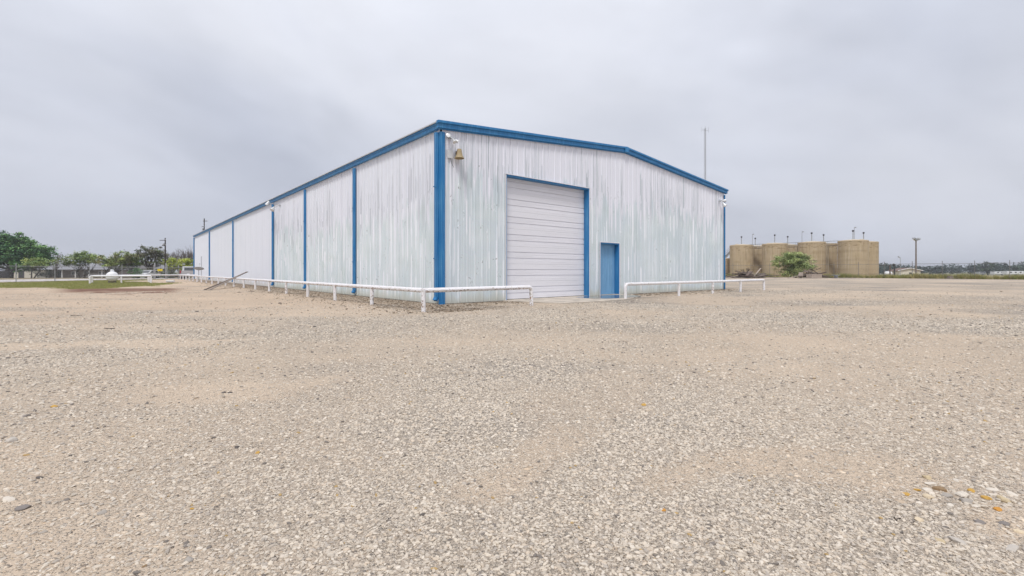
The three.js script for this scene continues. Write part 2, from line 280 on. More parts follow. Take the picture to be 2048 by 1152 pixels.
// ---------------------------------------------------------------- materials
const std = (o) => new THREE.MeshStandardMaterial({ side: THREE.DoubleSide, roughness: 0.7, ...o });
const lin = (r, g, b) => new THREE.Color().setRGB(r, g, b);
const M = {
  gable: std({ map: texGable, roughness: 0.6 }), left: std({ map: texLeft, roughness: 0.6 }), clean: std({ map: texClean, roughness: 0.55 }),
  blue: std({ map: texBlue, roughness: 0.5 }), doorBlue: std({ map: texDoorBlue, roughness: 0.55 }), white: std({ color: lin(0.78, 0.78, 0.8), roughness: 0.55 }),
  door: std({ map: texDoor, roughness: 0.5 }), pipe: std({ map: texPipe, roughness: 0.55 }), conc: std({ map: texConc, roughnessMap: texConcRough, roughness: 1 }),
  apron: std({ map: texConc, color: lin(1.45, 1.38, 1.28), roughness: 0.8 }), wet: std({ map: texConc, color: lin(0.42, 0.42, 0.43), roughness: 0.08 }),
  concDry: std({ map: texConc, roughness: 0.9 }), rubber: std({ color: lin(0.03, 0.03, 0.032), roughness: 0.85 }), dark: std({ color: lin(0.05, 0.05, 0.055), roughness: 0.6 }),
  galv: std({ color: lin(0.46, 0.48, 0.5), roughness: 0.5, metalness: 0.4 }), fencePost: std({ color: lin(0.36, 0.37, 0.38), roughness: 0.6, metalness: 0.3 }), rust: std({ color: lin(0.14, 0.1, 0.085), roughness: 0.85 }),
  tank: std({ map: texTank, roughness: 0.75 }), tankTop: std({ color: lin(0.56, 0.49, 0.38), roughness: 0.75 }), tan: std({ color: lin(0.36, 0.28, 0.16), roughness: 0.65 }),
  lamp: std({ color: lin(0.62, 0.63, 0.64), roughness: 0.4, metalness: 0.2 }), lens: new THREE.MeshPhysicalMaterial({ color: lin(0.75, 0.77, 0.78), roughness: 0.15, clearcoat: 1 }),
  wood: std({ map: texWood, roughness: 0.9 }), woodDark: std({ map: texWood, color: lin(0.42, 0.38, 0.36), roughness: 0.9 }), woodPale: std({ map: texWood, color: lin(1.5, 1.5, 1.5), roughness: 0.9 }),
  pole: std({ map: texWood, color: lin(0.12, 0.1, 0.09), roughness: 0.9 }), bark: std({ color: lin(0.075, 0.06, 0.048), roughness: 0.95 }), barkGrey: std({ color: lin(0.15, 0.125, 0.11), roughness: 0.95 }),
  leaf: std({ vertexColors: true, roughness: 0.75 }), grass: std({ color: lin(1, 1, 1), roughness: 0.85 }),
  stone: std({ color: lin(1, 1, 1), roughness: 0.9, flatShading: true }), glass: new THREE.MeshPhysicalMaterial({ color: lin(0.03, 0.035, 0.04), roughness: 0.08, clearcoat: 1 }),
  red: std({ color: lin(0.35, 0.02, 0.025), roughness: 0.25 }), silver: std({ color: lin(0.5, 0.5, 0.52), roughness: 0.3, metalness: 0.3 }), carWhite: std({ color: lin(0.72, 0.73, 0.74), roughness: 0.35 }),
  yellow: std({ color: lin(0.75, 0.6, 0.03), roughness: 0.5 }), roofGrey: std({ color: lin(0.26, 0.26, 0.28), roughness: 0.9 }), roofRed: std({ color: lin(0.2, 0.13, 0.11), roughness: 0.9 }), brick: std({ color: lin(0.24, 0.2, 0.19), roughness: 0.9 }), cream: std({ color: lin(0.68, 0.64, 0.55), roughness: 0.8 }),
  roofSheet: std({ color: lin(0.6, 0.62, 0.64), roughness: 0.5, metalness: 0.2 }),
};

// ---------------------------------------------------------------- ground
const poly = (pts) => (x, z) => { let inside = false; for (let i = 0, j = pts.length - 1; i < pts.length; j = i++) { const [xi, zi] = pts[i], [xj, zj] = pts[j]; if (zi > z !== zj > z && x < (xj - xi) * (z - zi) / (zj - zi) + xi) inside = !inside; } return inside; };
const fenceL = (z) => -44.6 + 0.081 * (-z - 42);                 // x of the left chain fence at world z
// lawn strip, from its kerb side to the fence
const lawnPts = [[-60, 576], [0, 576.5], [90, 575.5], [160, 577], [235, 576.5], [292, 574], [318, 571], [345, 566.5]].map(([a, b]) => groundXZ(a, b)).concat([[-38.2, -46], [-42, -56], [-43.6, -54], [-44.6, -42], [-46, -24]]);
const inLawn = poly(lawnPts);
const lawnEdge = (x, z) => inLawn(x + (fbm(x * 0.6, z * 0.6, 4) - 0.5) * 3, z + (fbm(x * 0.6 + 9, z * 0.6 + 4, 4) - 0.5) * 3);
// how stony the yard is: rubble in drifts, wheel tracks of bare dust between
function stony(x, z) {
  const wx = x + (fbm(x * 0.15, z * 0.15, 3) - 0.5) * 5, wz = z + (fbm(x * 0.15 + 50, z * 0.15 + 20, 3) - 0.5) * 4;
  let s = 0.5 + 2.1 * (fbm(wx * 0.3 + 3, wz * 0.45 + 14, 4) - 0.42);
  const ux = x + (fbm(x * 0.9, z * 0.9, 3) - 0.5) * 1.1, uz = z + (fbm(x * 0.9 + 5, z * 0.9 + 2, 3) - 0.5) * 0.9;
  const track = (ax, az, bx, bz, w) => { const dx = bx - ax, dz = bz - az, t = clamp(((ux - ax) * dx + (uz - az) * dz) / (dx * dx + dz * dz)), d = Math.hypot(ux - ax - dx * t, uz - az - dz * t); return sstep(w, w * 0.3, d); };
  // the drive past the left wall is swept almost bare, with thin drifts left between the wheel tracks
  const drift = sstep(0.5, 0.62, fbm(wx * 0.12 + 9, wz * 0.55 + 3, 3)), left = sstep(7.2, 9.2, -uz + (ux + 5) * 0.12) * sstep(2.5, -2.5, ux + 0.35 * (uz + 10)) * (1 - 0.6 * drift);
  const bare = Math.max(left, track(-7.5, -6.4, -4.2, -6.7, 0.6), track(-2.9, -4.15, -2.0, -4.3, 0.45), track(-2.2, -3.9, -2.7, -3.7, 0.4), track(-0.1, -2.45, 0.35, -3.0, 0.3), track(0.2, -3.2, 0.9, -4.4, 0.5) * 0.7, track(1.0, -2.1, 1.75, -2.4, 0.33), track(1.9, -1.85, 2.4, -1.7, 0.25), track(3, -11.5, 14, -14, 1.2) * 0.7, track(6, -16, 26, -24, 2.5) * 0.8, track(-0.5, -7.6, 4, -7.0, 0.6) * 0.6, track(2.4, -4.6, 6, -5.4, 0.5) * 0.5);
  return clamp(s * (1 - 0.85 * bare));
}
function groundTint(x, z) {
  const r = Math.hypot(x, z), st = stony(x, z), [lx, lz] = toLocal(x, z);
  let c = [1.0, 0.985, 0.968];
  const n = fbm(x * 0.35 + 2, z * 0.35 + 5, 4) - 0.5, n2 = fbm(x * 0.07 + 20, z * 0.07, 3) - 0.5;
  const k = 1 + 0.22 * n + 0.16 * n2; c = c.map((v) => v * k * (1 + 0.16 * (fbm(x * 1.3 + 60, z * 1.3 + 8, 3) - 0.5)));
  const sand = 1 - st; c = [c[0] * mix(0.78, 1.18, sand), c[1] * mix(0.78, 1.125, sand), c[2] * mix(0.79, 1.07, sand)];  // bare sand is paler; stony ground darkened to paint shade between the stones
  const grey = sstep(0.5, 0.75, fbm(x * 0.5 + 31, z * 0.5 + 77, 4)) * st; c = [c[0] * (1 - 0.24 * grey), c[1] * (1 - 0.21 * grey), c[2] * (1 - 0.16 * grey)];
  const warm = sstep(9, 16, r) * sstep(2, -6, x) * 0.5; c = [c[0] * (1 + 0.04 * warm), c[1] * (1 - 0.03 * warm), c[2] * (1 - 0.08 * warm)];
  // damp brown soil at the foot of the walls
  const dl = lz > -LEN - 1 && lz < 2.5 && lx < 1 ? Math.max(0, -lx) : 99, df = lx > -2 && lx < W + 2 && lz > -1 ? Math.max(0, lz) : 99, e = fbm(x * 1.1, z * 1.1, 3);
  const damp = Math.max(sstep(2.6, 0.5, dl + (e - 0.5) * 2.2), sstep(1.9, 0.2, df + (e - 0.5) * 2)) * (0.55 + 0.6 * e);
  c = [mix(c[0], 0.55, damp), mix(c[1], 0.5, damp), mix(c[2], 0.45, damp)];
  // red-brown mud in front of the lawn
  if (x < -12 && z > -40 && z < -18) {
    const near = -z, bx = x / near, mud = sstep(21.5, 23, near + (e - 0.5) * 9) * sstep(29.5, 26.5, near + (fbm(x * 0.5, z * 0.9, 3) - 0.5) * 7) * sstep(-1.0, -0.9, bx) * sstep(-0.69, -0.74, bx);
    const m = clamp(mud * (0.4 + 2.0 * (fbm(x * 0.45 + 8, z * 0.8, 4) - 0.25))); c = [mix(c[0], 0.4, m), mix(c[1], 0.235, m), mix(c[2], 0.18, m)];
  }
  if (lawnEdge(x, z)) { const g = 0.75 + 0.5 * fbm(x * 0.9, z * 0.9, 3); c = [0.5 * g, 0.5 * g, 0.25 * g]; }
  const beyondL = sstep(fenceL(z) - 12, fenceL(z) - 17, x) * sstep(-20, -30, z);
  if (beyondL > 0) { const g = 0.7 + 0.6 * fbm(x * 0.3, z * 0.3, 3); c = [mix(c[0], 0.5 * g, beyondL), mix(c[1], 0.46 * g, beyondL), mix(c[2], 0.32 * g, beyondL)]; }
  const fr = fenceR(x, z) + (e - 0.5) * 1.6, fieldR = sstep(-1.6, -0.2, fr);
  if (fieldR > 0 && x > 0) { const g = 0.8 + 0.5 * fbm(x * 0.12, z * 0.12, 4), far = sstep(0, 60, fr); c = [mix(c[0], mix(0.5, 0.66, far) * g, fieldR), mix(c[1], mix(0.47, 0.6, far) * g, fieldR), mix(c[2], mix(0.28, 0.36, far) * g, fieldR)]; }
  if (r > 200) { const g = sstep(200, 400, r); c = [mix(c[0], 0.4, g), mix(c[1], 0.44, g), mix(c[2], 0.3, g)]; }
  return c;
}
{
  const NA = 640, rad = [0]; for (let r = 0.35; r < 4000; r *= 1.021) rad.push(r); rad.push(4200);
  const pos = new Float32Array(rad.length * (NA + 1) * 3), uv = new Float32Array(rad.length * (NA + 1) * 2), col = new Float32Array(rad.length * (NA + 1) * 3), idx = [];
  rad.forEach((r, i) => { for (let k = 0; k <= NA; k++) {
    const a = (k % NA) / NA * 2 * Math.PI, x = r * Math.cos(a), z = r * Math.sin(a), q = i * (NA + 1) + k;
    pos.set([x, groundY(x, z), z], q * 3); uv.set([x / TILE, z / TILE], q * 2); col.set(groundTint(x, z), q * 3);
    if (i && k < NA) { const p = q - NA - 1; if (i > 1) idx.push(p, p + 1, q); idx.push(p + 1, q + 1, q); }
  } });
  const g = new THREE.BufferGeometry(); g.setAttribute('position', new THREE.BufferAttribute(pos, 3)); g.setAttribute('uv', new THREE.BufferAttribute(uv, 2)); g.setAttribute('color', new THREE.BufferAttribute(col, 3)); g.setIndex(idx); g.computeVertexNormals();
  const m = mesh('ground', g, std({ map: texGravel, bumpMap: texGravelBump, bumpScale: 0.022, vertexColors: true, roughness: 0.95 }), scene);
  tag(m, 'pale crushed limestone yard with sandy wheel tracks and damp soil by the walls', null, null, 'structure');
}
{ // concrete road outside the left fence
  const s = []; const N = 40; const pos = [], uv = [], idx = [];
  for (let i = 0; i <= N; i++) { const z = mix(20, -150, i / N), e0 = fenceL(z) - 1.6, e1 = fenceL(z) - 14.5; for (let k = 0; k <= 6; k++) { const x = mix(e0, e1, k / 6); pos.push(x, groundY(x, z) + 0.03, z); uv.push(x * 0.4, z * 0.4); } if (i) for (let k = 0; k < 6; k++) { const a = (i - 1) * 7 + k; idx.push(a, a + 1, a + 7, a + 1, a + 8, a + 7); } }
  const g = new THREE.BufferGeometry(); g.setAttribute('position', new THREE.Float32BufferAttribute(pos, 3)); g.setAttribute('uv', new THREE.Float32BufferAttribute(uv, 2)); g.setIndex(idx); g.computeVertexNormals();
  tag(mesh('road', g, std({ map: texConc, color: lin(1.55, 1.55, 1.65), roughness: 0.85 }), scene), 'pale concrete road beyond the left chain link fence', null, null, 'structure');
}
{ // rain water standing on the apron
  const s = new THREE.Shape(); reseed(88); for (let i = 0; i < 44; i++) { const a = i / 44 * 6.2832, k = 1 + 0.22 * (fbm(Math.cos(a) * 1.4 + 5, Math.sin(a) * 1.4 + 5, 3) - 0.5) * 2, x = 7.0 + Math.cos(a) * 1.55 * k, z = 0.9 + Math.sin(a) * 0.88 * k; i ? s.lineTo(x, -z) : s.moveTo(x, -z); } s.closePath();
  const m = mesh('puddle', metric(new THREE.ShapeGeometry(s).rotateX(-Math.PI / 2), 0.35), M.wet, scene, [A[0], 0.034, A[2]]); m.rotation.y = TH;
  tag(m, 'thin rain puddle on the apron before the blue door', null, null, 'structure');
}
{ // apron at the doors
  const s = new THREE.Shape(); [[2.42, -0.22], [6.95, -0.22], [6.95, -0.02], [7.4, -0.02], [7.4, -0.2], [8.9, -0.2], [8.95, 0.6], [8.2, 1.5], [6.3, 2.2], [4.6, 2.28], [2.98, 2.15], [2.45, 0.05]].forEach(([x, z], i) => i ? s.lineTo(x, -z) : s.moveTo(x, -z)); s.closePath();
  const g = new THREE.ExtrudeGeometry(s, { depth: 0.2, bevelEnabled: true, bevelSize: 0.012, bevelThickness: 0.012, bevelSegments: 1 }).rotateX(-Math.PI / 2); g.translate(0, -0.182, 0);
  const m = mesh('concrete_apron', metric(g, 0.35), M.apron, scene); m.position.set(...A); m.rotation.y = TH;
  tag(m, 'pale concrete apron before the roll-up door and blue door', null, null, 'structure');
}

// ---------------------------------------------------------------- the warehouse
const barn = thing('warehouse', 'long white ribbed metal warehouse with peeling paint and blue trim', 'warehouse', A, TH);
const EAVE = 5.4, RISE = 0.77 / 9.145, topAt = (x) => EAVE - 0.03 + RISE * Math.min(x, W - x);
const RD = [2.54, 6.82, 4.30], WD = [7.51, 8.77, 2.19];          // openings: x0, x1, top
// cross-section of ribbed sheet: [distance, height] over one 0.3048 m pitch
const ribProfile = (h) => [[0, 0], [0.018, h], [0.05, h], [0.068, 0], [0.135, 0], [0.142, h * 0.14], [0.156, h * 0.14], [0.163, 0], [0.215, 0], [0.222, h * 0.14], [0.236, h * 0.14], [0.243, 0]];
function ribAt(x, h) { const t = ((x % 0.3048) + 0.3048) % 0.3048, p = [...ribProfile(h), [0.3048, 0]]; for (let i = 1; i < p.length; i++) if (t <= p[i][0] + 1e-9) return mix(p[i - 1][1], p[i][1], (t - p[i - 1][0]) / (p[i][0] - p[i - 1][0])); return 0; }
function sheet(x0, x1, bottom, top, h, place, uvOf) { // one piece of ribbed sheet; place(x, y, out) gives its corner
  const xs = [x0]; for (let k = Math.floor(x0 / 0.3048) - 1; k <= x1 / 0.3048 + 1; k++) for (const [d] of ribProfile(h)) { const x = k * 0.3048 + d; if (x > x0 + 1e-4 && x < x1 - 1e-4) xs.push(x); } xs.push(x1);
  const pos = [], uv = [];
  for (let i = 1; i < xs.length; i++) {
    const a = xs[i - 1], b = xs[i], ha = ribAt(a + 1e-5, h), hb = ribAt(b - 1e-5, h);
    const q = [[a, bottom, ha], [b, bottom, hb], [b, top(b), hb], [a, bottom, ha], [b, top(b), hb], [a, top(a), ha]];
    for (const [x, y, o] of q) { pos.push(...place(x, y, o)); uv.push(...uvOf(x, y)); }
  }
  const g = new THREE.BufferGeometry(); g.setAttribute('position', new THREE.Float32BufferAttribute(pos, 3)); g.setAttribute('uv', new THREE.Float32BufferAttribute(uv, 2)); g.computeVertexNormals(); return g;
}
const PW = 0.9144;
for (let i = 0; i < 20; i++) {                                    // gable end, sheet by sheet, cut round the openings
  const x0 = i * PW + (i ? 0.001 : 0.02), x1 = Math.min((i + 1) * PW, W - 0.02), cuts = [x0, ...[RD[0], RD[1], WD[0], WD[1]].filter((c) => c > x0 + 0.01 && c < x1 - 0.01), x1], parts = [], off = (i % 2) * 0.002;
  for (let k = 1; k < cuts.length; k++) { const m = (cuts[k] + cuts[k - 1]) / 2, b = m > RD[0] && m < RD[1] ? RD[2] : m > WD[0] && m < WD[1] ? WD[2] : 0.02; parts.push(sheet(cuts[k - 1], cuts[k], b, topAt, 0.03, (x, y, o) => [x, y, o + off], (x, y) => [x / W, y / HG])); }
  mesh('wall_panel', parts.length > 1 ? merge(parts) : parts[0], M.gable, barn);
}
for (let i = 0; i < 65; i++) {                                    // long wall
  const s0 = i * PW + (i ? 0.001 : 0.02), s1 = Math.min((i + 1) * PW, LEN - 0.02), old = s0 < 19.75, off = (i % 2) * 0.002, h = old ? 0.03 : 0.016;
  const g = sheet(s0, s1, 0.02, () => EAVE - 0.06, h, (s, y, o) => [-o - off, y, -s], old ? (s, y) => [s / 19.8, y / HL] : (s, y) => [s / 12, y / HL]);
  mesh('wall_panel', g, old ? M.left : M.clean, barn);
}
mesh('rear_wall', sheet(0.02, W - 0.02, 0.02, topAt, 0.03, (x, y, o) => [x, y, -LEN - o], (x, y) => [x / W, y / HG]), M.clean, barn);
mesh('side_wall', sheet(0.02, LEN - 0.02, 0.02, () => EAVE - 0.06, 0.03, (s, y, o) => [W + o, y, -s], (s, y) => [s / 12, y / HL]), M.clean, barn);
{ // slab edge
  mesh('foundation', merge([box(2.5, 0.3, 0.3, 1.25, -0.13, -0.155), box(0.66, 0.3, 0.3, 7.165, -0.13, -0.155), box(W - 8.8, 0.3, 0.3, (W + 8.8) / 2, -0.13, -0.155), box(0.3, 0.3, LEN - 0.4, 0.155, -0.13, -LEN / 2 - 0.1), box(0.3, 0.3, LEN - 0.4, W - 0.155, -0.13, -LEN / 2 - 0.1)]), M.concDry, barn);
}
for (const s of [0, 1]) { // roof slopes
  const e = s ? W + 0.1 : -0.1, yE = EAVE + 0.11, yR = EAVE + 0.11 + RISE * 9.245, g = new THREE.BufferGeometry(), z0 = 0.1, z1 = -LEN - 0.1;
  const P = [[e, yE, z0], [9.145, yR, z0], [9.145, yR, z1], [e, yE, z1]], Q = P.map(([x, y, z]) => [x, y - 0.03, z]), t = [];
  const quad = (a, b, c, d) => t.push(...a, ...b, ...c, ...a, ...c, ...d);
  quad(P[0], P[1], P[2], P[3]); quad(Q[0], Q[3], Q[2], Q[1]); quad(P[0], Q[0], Q[1], P[1]); quad(P[3], P[2], Q[2], Q[3]); quad(P[0], P[3], Q[3], Q[0]);
  g.setAttribute('position', new THREE.Float32BufferAttribute(t, 3)); g.computeVertexNormals(); mesh('roof', metric(g), M.roofSheet, barn);
}
function band(pts, z0, z1) { const s = new THREE.Shape(); pts.forEach(([x, y], i) => i ? s.lineTo(x, y) : s.moveTo(x, y)); s.closePath(); return metric(new THREE.ExtrudeGeometry(s, { depth: z1 - z0 - 0.012, bevelEnabled: true, bevelSize: 0.006, bevelThickness: 0.006, bevelSegments: 1 }).translate(0, 0, z0 + 0.006)); }
for (const s of [0, 1]) { // rake trim: deep fascia with a cap strip over it and a drip flange below
  const X = (x) => s ? W - x : x, yy = (x) => EAVE + 0.13 + RISE * x, r = (a, b, lo, hi, z0, z1) => band([[X(a), yy(a) + hi], [X(b), yy(b) + hi], [X(b), yy(b) + lo], [X(a), yy(a) + lo]], z0, z1);
  const L = 9.145 - 0.004, m = mesh('rake_trim', r(-0.16, L, -0.178, -0.04, 0.02, 0.13), M.blue, barn);
  mesh('cap_strip', r(-0.19, L, -0.038, 0.03, 0.02, 0.175), M.blue, m); mesh('drip_flange', r(-0.13, L, -0.212, -0.18, 0.034, 0.075), M.blue, m);
}
mesh('ridge_joint', band([[9.02, EAVE + 0.13 + RISE * 9.02 + 0.035], [9.145, EAVE + 0.13 + RISE * 9.145 + 0.037], [9.27, EAVE + 0.13 + RISE * 9.02 + 0.035], [9.27, EAVE + RISE * 9.02 - 0.05], [9.02, EAVE + RISE * 9.02 - 0.05]], 0.1, 0.181), M.blue, barn);
for (const s of [0, 1]) { // eave gutters
  const X = (x) => s ? W - x : x, prof = [[X(-0.155), 0], [X(-0.165), -0.055], [X(-0.14), -0.075], [X(-0.13), -0.165], [X(-0.01), -0.165], [X(-0.01), 0]];
  const sh = new THREE.Shape(); prof.forEach(([x, y], i) => i ? sh.lineTo(x, y + EAVE + 0.1) : sh.moveTo(x, y + EAVE + 0.1)); sh.closePath();
  const g = mesh('gutter', metric(new THREE.ExtrudeGeometry(sh, { depth: LEN + 0.1, bevelEnabled: false }).translate(0, 0, -LEN - 0.09)), M.blue, barn);
  mesh('gutter_lip', metric(new THREE.BoxGeometry(0.2, 0.035, LEN + 0.16).translate(X(-0.1), EAVE + 0.12, -LEN / 2 - 0.02)), M.roofSheet, g);
}
const spouts = [0.12, BAY, BAY * 2, BAY * 3, BAY * 5, BAY * 7, LEN - 0.2];
for (const s of spouts) { // downspouts with a kicked foot
  const t = merge([bevelBox(0.1, 5.05, 0.13, 0.012, -0.092, 2.72, -s), bar([-0.09, 0.22, -s], [-0.15, 0.12, -s + 0.02], 0.13, 0.09)]);
  const d = mesh('downspout', t, M.blue, barn); for (const y of [1.4, 3.6]) mesh('strap', box(0.014, 0.03, 0.17, -0.15, y, -s), M.blue, d);
}
for (const [x, z, nx, nz] of [[0, 0, 1, 1], [W, 0, -1, 1], [0, -LEN, 1, -1], [W, -LEN, -1, -1]]) { // corner trim, an angle round each corner
  mesh('corner_trim', merge([box(x < 1 ? 0.155 : 0.12, 5.25, 0.012, x + nx * (x < 1 ? 0.0325 : 0.015), 2.63, z + nz * 0.045), box(0.012, 5.25, 0.1, x - nx * 0.042, 2.63, z - nz * 0.012)].map((g, i) => g)), M.blue, barn);
}
mesh('corner_trim', box(0.07, 5.2, 0.03, W - 0.035, 2.62, 0.07), M.blue, barn);
{ // roll-up door in its reveal
  const d = new THREE.Group(); d.name = 'roll_up_door'; barn.add(d);
  const w = RD[1] - RD[0] - 0.06, n = 7, sh = RD[2] / n;
  for (let i = 0; i < n; i++) {                                    // seven sections, each pressed with two deep grooves
    const s = sh - 0.0015, prof = [[-0.035, 0.0], [0.0, 0.001], [0.0, s * 0.33 - 0.016], [-0.03, s * 0.33 - 0.01], [-0.03, s * 0.33 + 0.006], [0.0, s * 0.33 + 0.012], [0.0, s * 0.5], [-0.002, s * 0.5 + 0.004], [0.0, s * 0.5 + 0.008], [0.0, s * 0.67 - 0.016], [-0.03, s * 0.67 - 0.01], [-0.03, s * 0.67 + 0.006], [0.0, s * 0.67 + 0.012], [0.0, s - 0.001], [-0.035, s]];
    const g = new THREE.Shape(); prof.forEach(([a, b], k) => k ? g.lineTo(a, b) : g.moveTo(a, b)); g.closePath();
    const e = new THREE.ExtrudeGeometry(g, { depth: w, bevelEnabled: false }).rotateY(-Math.PI / 2);   // (a -> z, length -> -x)
    const m = mesh('door_section', metric(e), M.door, d, [RD[1] - 0.03, 0.045 + i * sh, -0.215]);
    if (!i) mesh('bottom_seal', box(w, 0.04, 0.04, -w / 2, -0.02, -0.02), M.rubber, m);
  }
  const jamb = (x) => bevelBox(0.03, RD[2], 0.255, 0.004, x, RD[2] / 2 + 0.012, -0.085);
  mesh('jamb', jamb(RD[0] + 0.014), M.blue, d); mesh('jamb', jamb(RD[1] - 0.014), M.blue, d);
  mesh('header', box(RD[1] - RD[0] - 0.06, 0.05, 0.25, (RD[0] + RD[1]) / 2, RD[2] - 0.022, -0.085), M.blue, d); mesh('drip_cap', box(RD[1] - RD[0] + 0.1, 0.022, 0.03, (RD[0] + RD[1]) / 2, RD[2] + 0.016, 0.052), M.white, d);
  for (const x of [RD[0] - 0.02, RD[1] + 0.02]) mesh('casing', box(0.035, RD[2], 0.014, x, RD[2] / 2, 0.042), M.white, d);
}
{ // blue door
  const d = new THREE.Group(); d.name = 'walk_door'; barn.add(d); const w = WD[1] - WD[0];
  mesh('leaf', bevelBox(w - 0.1, WD[2] - 0.07, 0.045, 0.004, (WD[0] + WD[1]) / 2, WD[2] / 2 - 0.01, -0.2), M.doorBlue, d);
  mesh('frame', merge([bevelBox(0.05, WD[2], 0.26, 0.004, WD[0] + 0.023, WD[2] / 2 + 0.01, -0.09), bevelBox(0.05, WD[2], 0.26, 0.004, WD[1] - 0.023, WD[2] / 2 + 0.01, -0.09), box(w - 0.1, 0.05, 0.255, (WD[0] + WD[1]) / 2, WD[2] - 0.022, -0.09)]), M.blue, d);
  mesh('casing', merge([box(0.04, WD[2] + 0.04, 0.014, WD[0] - 0.022, WD[2] / 2 + 0.02, 0.042), box(0.04, WD[2] + 0.04, 0.014, WD[1] + 0.022, WD[2] / 2 + 0.02, 0.042), box(w, 0.04, 0.014, (WD[0] + WD[1]) / 2, WD[2] + 0.022, 0.042)]), M.white, d);
  mesh('handle', merge([seg([WD[0] + 0.14, 1.02, -0.178], [WD[0] + 0.14, 1.02, -0.12], 0.012, 0.012), seg([WD[0] + 0.14, 1.02, -0.125], [WD[0] + 0.24, 1.02, -0.125], 0.011, 0.009)]), M.galv, d);
  mesh('threshold', box(w - 0.02, 0.03, 0.24, (WD[0] + WD[1]) / 2, 0.03, -0.09), M.concDry, d);
}
mesh('back_plate', box(0.2, 0.26, 0.02, 0.285, 4.62, 0.06), M.lamp, barn);
mesh('conduit', pipe([[-0.06, 0.02, -52.6], [-0.06, 2.7, -52.6], [0.02, 2.7, -52.6]], 0.03, 0.05, 8), M.galv, barn);
mesh('wire', pipe([[0.3, 4.5, 0.06], [0.33, 4.35, 0.07], [0.42, 4.22, 0.06]], 0.006, 0.03, 6), M.dark, barn);

// wall lamps: a bracket with floodlight heads
function floodlight(label, lx, y, lz, turn, heads) {
  const [x, z] = toWorld(lx, lz), t = thing('floodlight', label, 'floodlight', [x, y, z], TH + turn);
  mesh('bracket', merge([bevelBox(0.12, 0.12, 0.04, 0.008, 0, 0, 0.02), ...heads.map(([hx, hy, hz]) => seg([0, 0, 0.03], [hx * 0.85, hy * 0.85 + 0.03, hz * 0.85], 0.016, 0.016)), ...heads.map(([hx, hy, hz]) => seg([hx * 0.85, hy * 0.85 + 0.03, hz * 0.85], [hx, hy, hz], 0.014, 0.014))]), M.galv, t);
  for (const [hx, hy, hz, ax, ay, s = 1] of heads) {
    const h = mesh('lamp_head', lathe([[0.0, -0.13], [0.04, -0.13], [0.05, -0.09], [0.07, -0.04], [0.105, 0.06], [0.115, 0.11], [0.11, 0.115], [0.1, 0.1]].map(([a, b]) => [a * s, b * s]), 20), M.lamp, t, [hx, hy, hz], [ax, ay, 0, 'YXZ']); h.rotation.order = 'YXZ'; h.rotation.set(ax, ay, 0);
    mesh('lens', lathe([[0, 0.108], [0.05, 0.107], [0.1, 0.1], [0.103, 0.095], [0, 0.09]].map(([a, b]) => [a * s, b * s]), 20), M.lens, h);
  }
  return t;
}
floodlight('white floodlight cluster high on the near corner above the tan bell', 0.26, 5.15, 0.03, 0, [[-0.1, -0.03, 0.12, 1.3, -0.5, 0.62], [0.08, -0.14, 0.16, 2.5, 0.3, 0.6], [0.2, -0.12, 0.13, 2.2, 1.1, 0.5]]);
floodlight('white twin floodlight under the eave of the long left wall', -0.03, 4.98, -18.3, -Math.PI / 2, [[-0.75, 0.16, 0.5, 2.7, -0.5, 1.15], [-0.1, -0.22, 0.36, 2.5, 0.5, 1.15]]);
floodlight('white twin floodlight at the far right corner of the gable end', W - 0.62, 4.86, 0.05, 0.15, [[0.08, 0.0, 0.2, 1.6, 0.7, 0.85], [-0.02, -0.22, 0.24, 2.6, 0.2, 1.05]]);
{ // bell
  const [x, z] = toWorld(0.55, 0.17), t = thing('wall_bell', 'tan bell-shaped horn hung on the gable wall near the corner', 'bell', [x, 4.5, z], TH); t.scale.setScalar(0.68);
  mesh('horn', lathe([[0.0, 0.43], [0.08, 0.43], [0.1, 0.41], [0.11, 0.36], [0.125, 0.26], [0.15, 0.15], [0.19, 0.06], [0.225, 0.015], [0.225, 0], [0.2, 0.005], [0.165, 0.08], [0.13, 0.17], [0.1, 0.3], [0.0, 0.39]], 28), M.tan, t);
  mesh('bracket', bar([0, 0.28, -0.2], [0, 0.28, -0.08], 0.03, 0.03), M.rust, t); mesh('mount_plate', bevelBox(0.12, 0.16, 0.025, 0.005, 0, 0.28, -0.2), M.rust, t); mesh('side_bolt', bar([-0.12, 0.19, -0.04], [-0.2, 0.24, 0.02], 0.02, 0.06), M.rust, t);
}

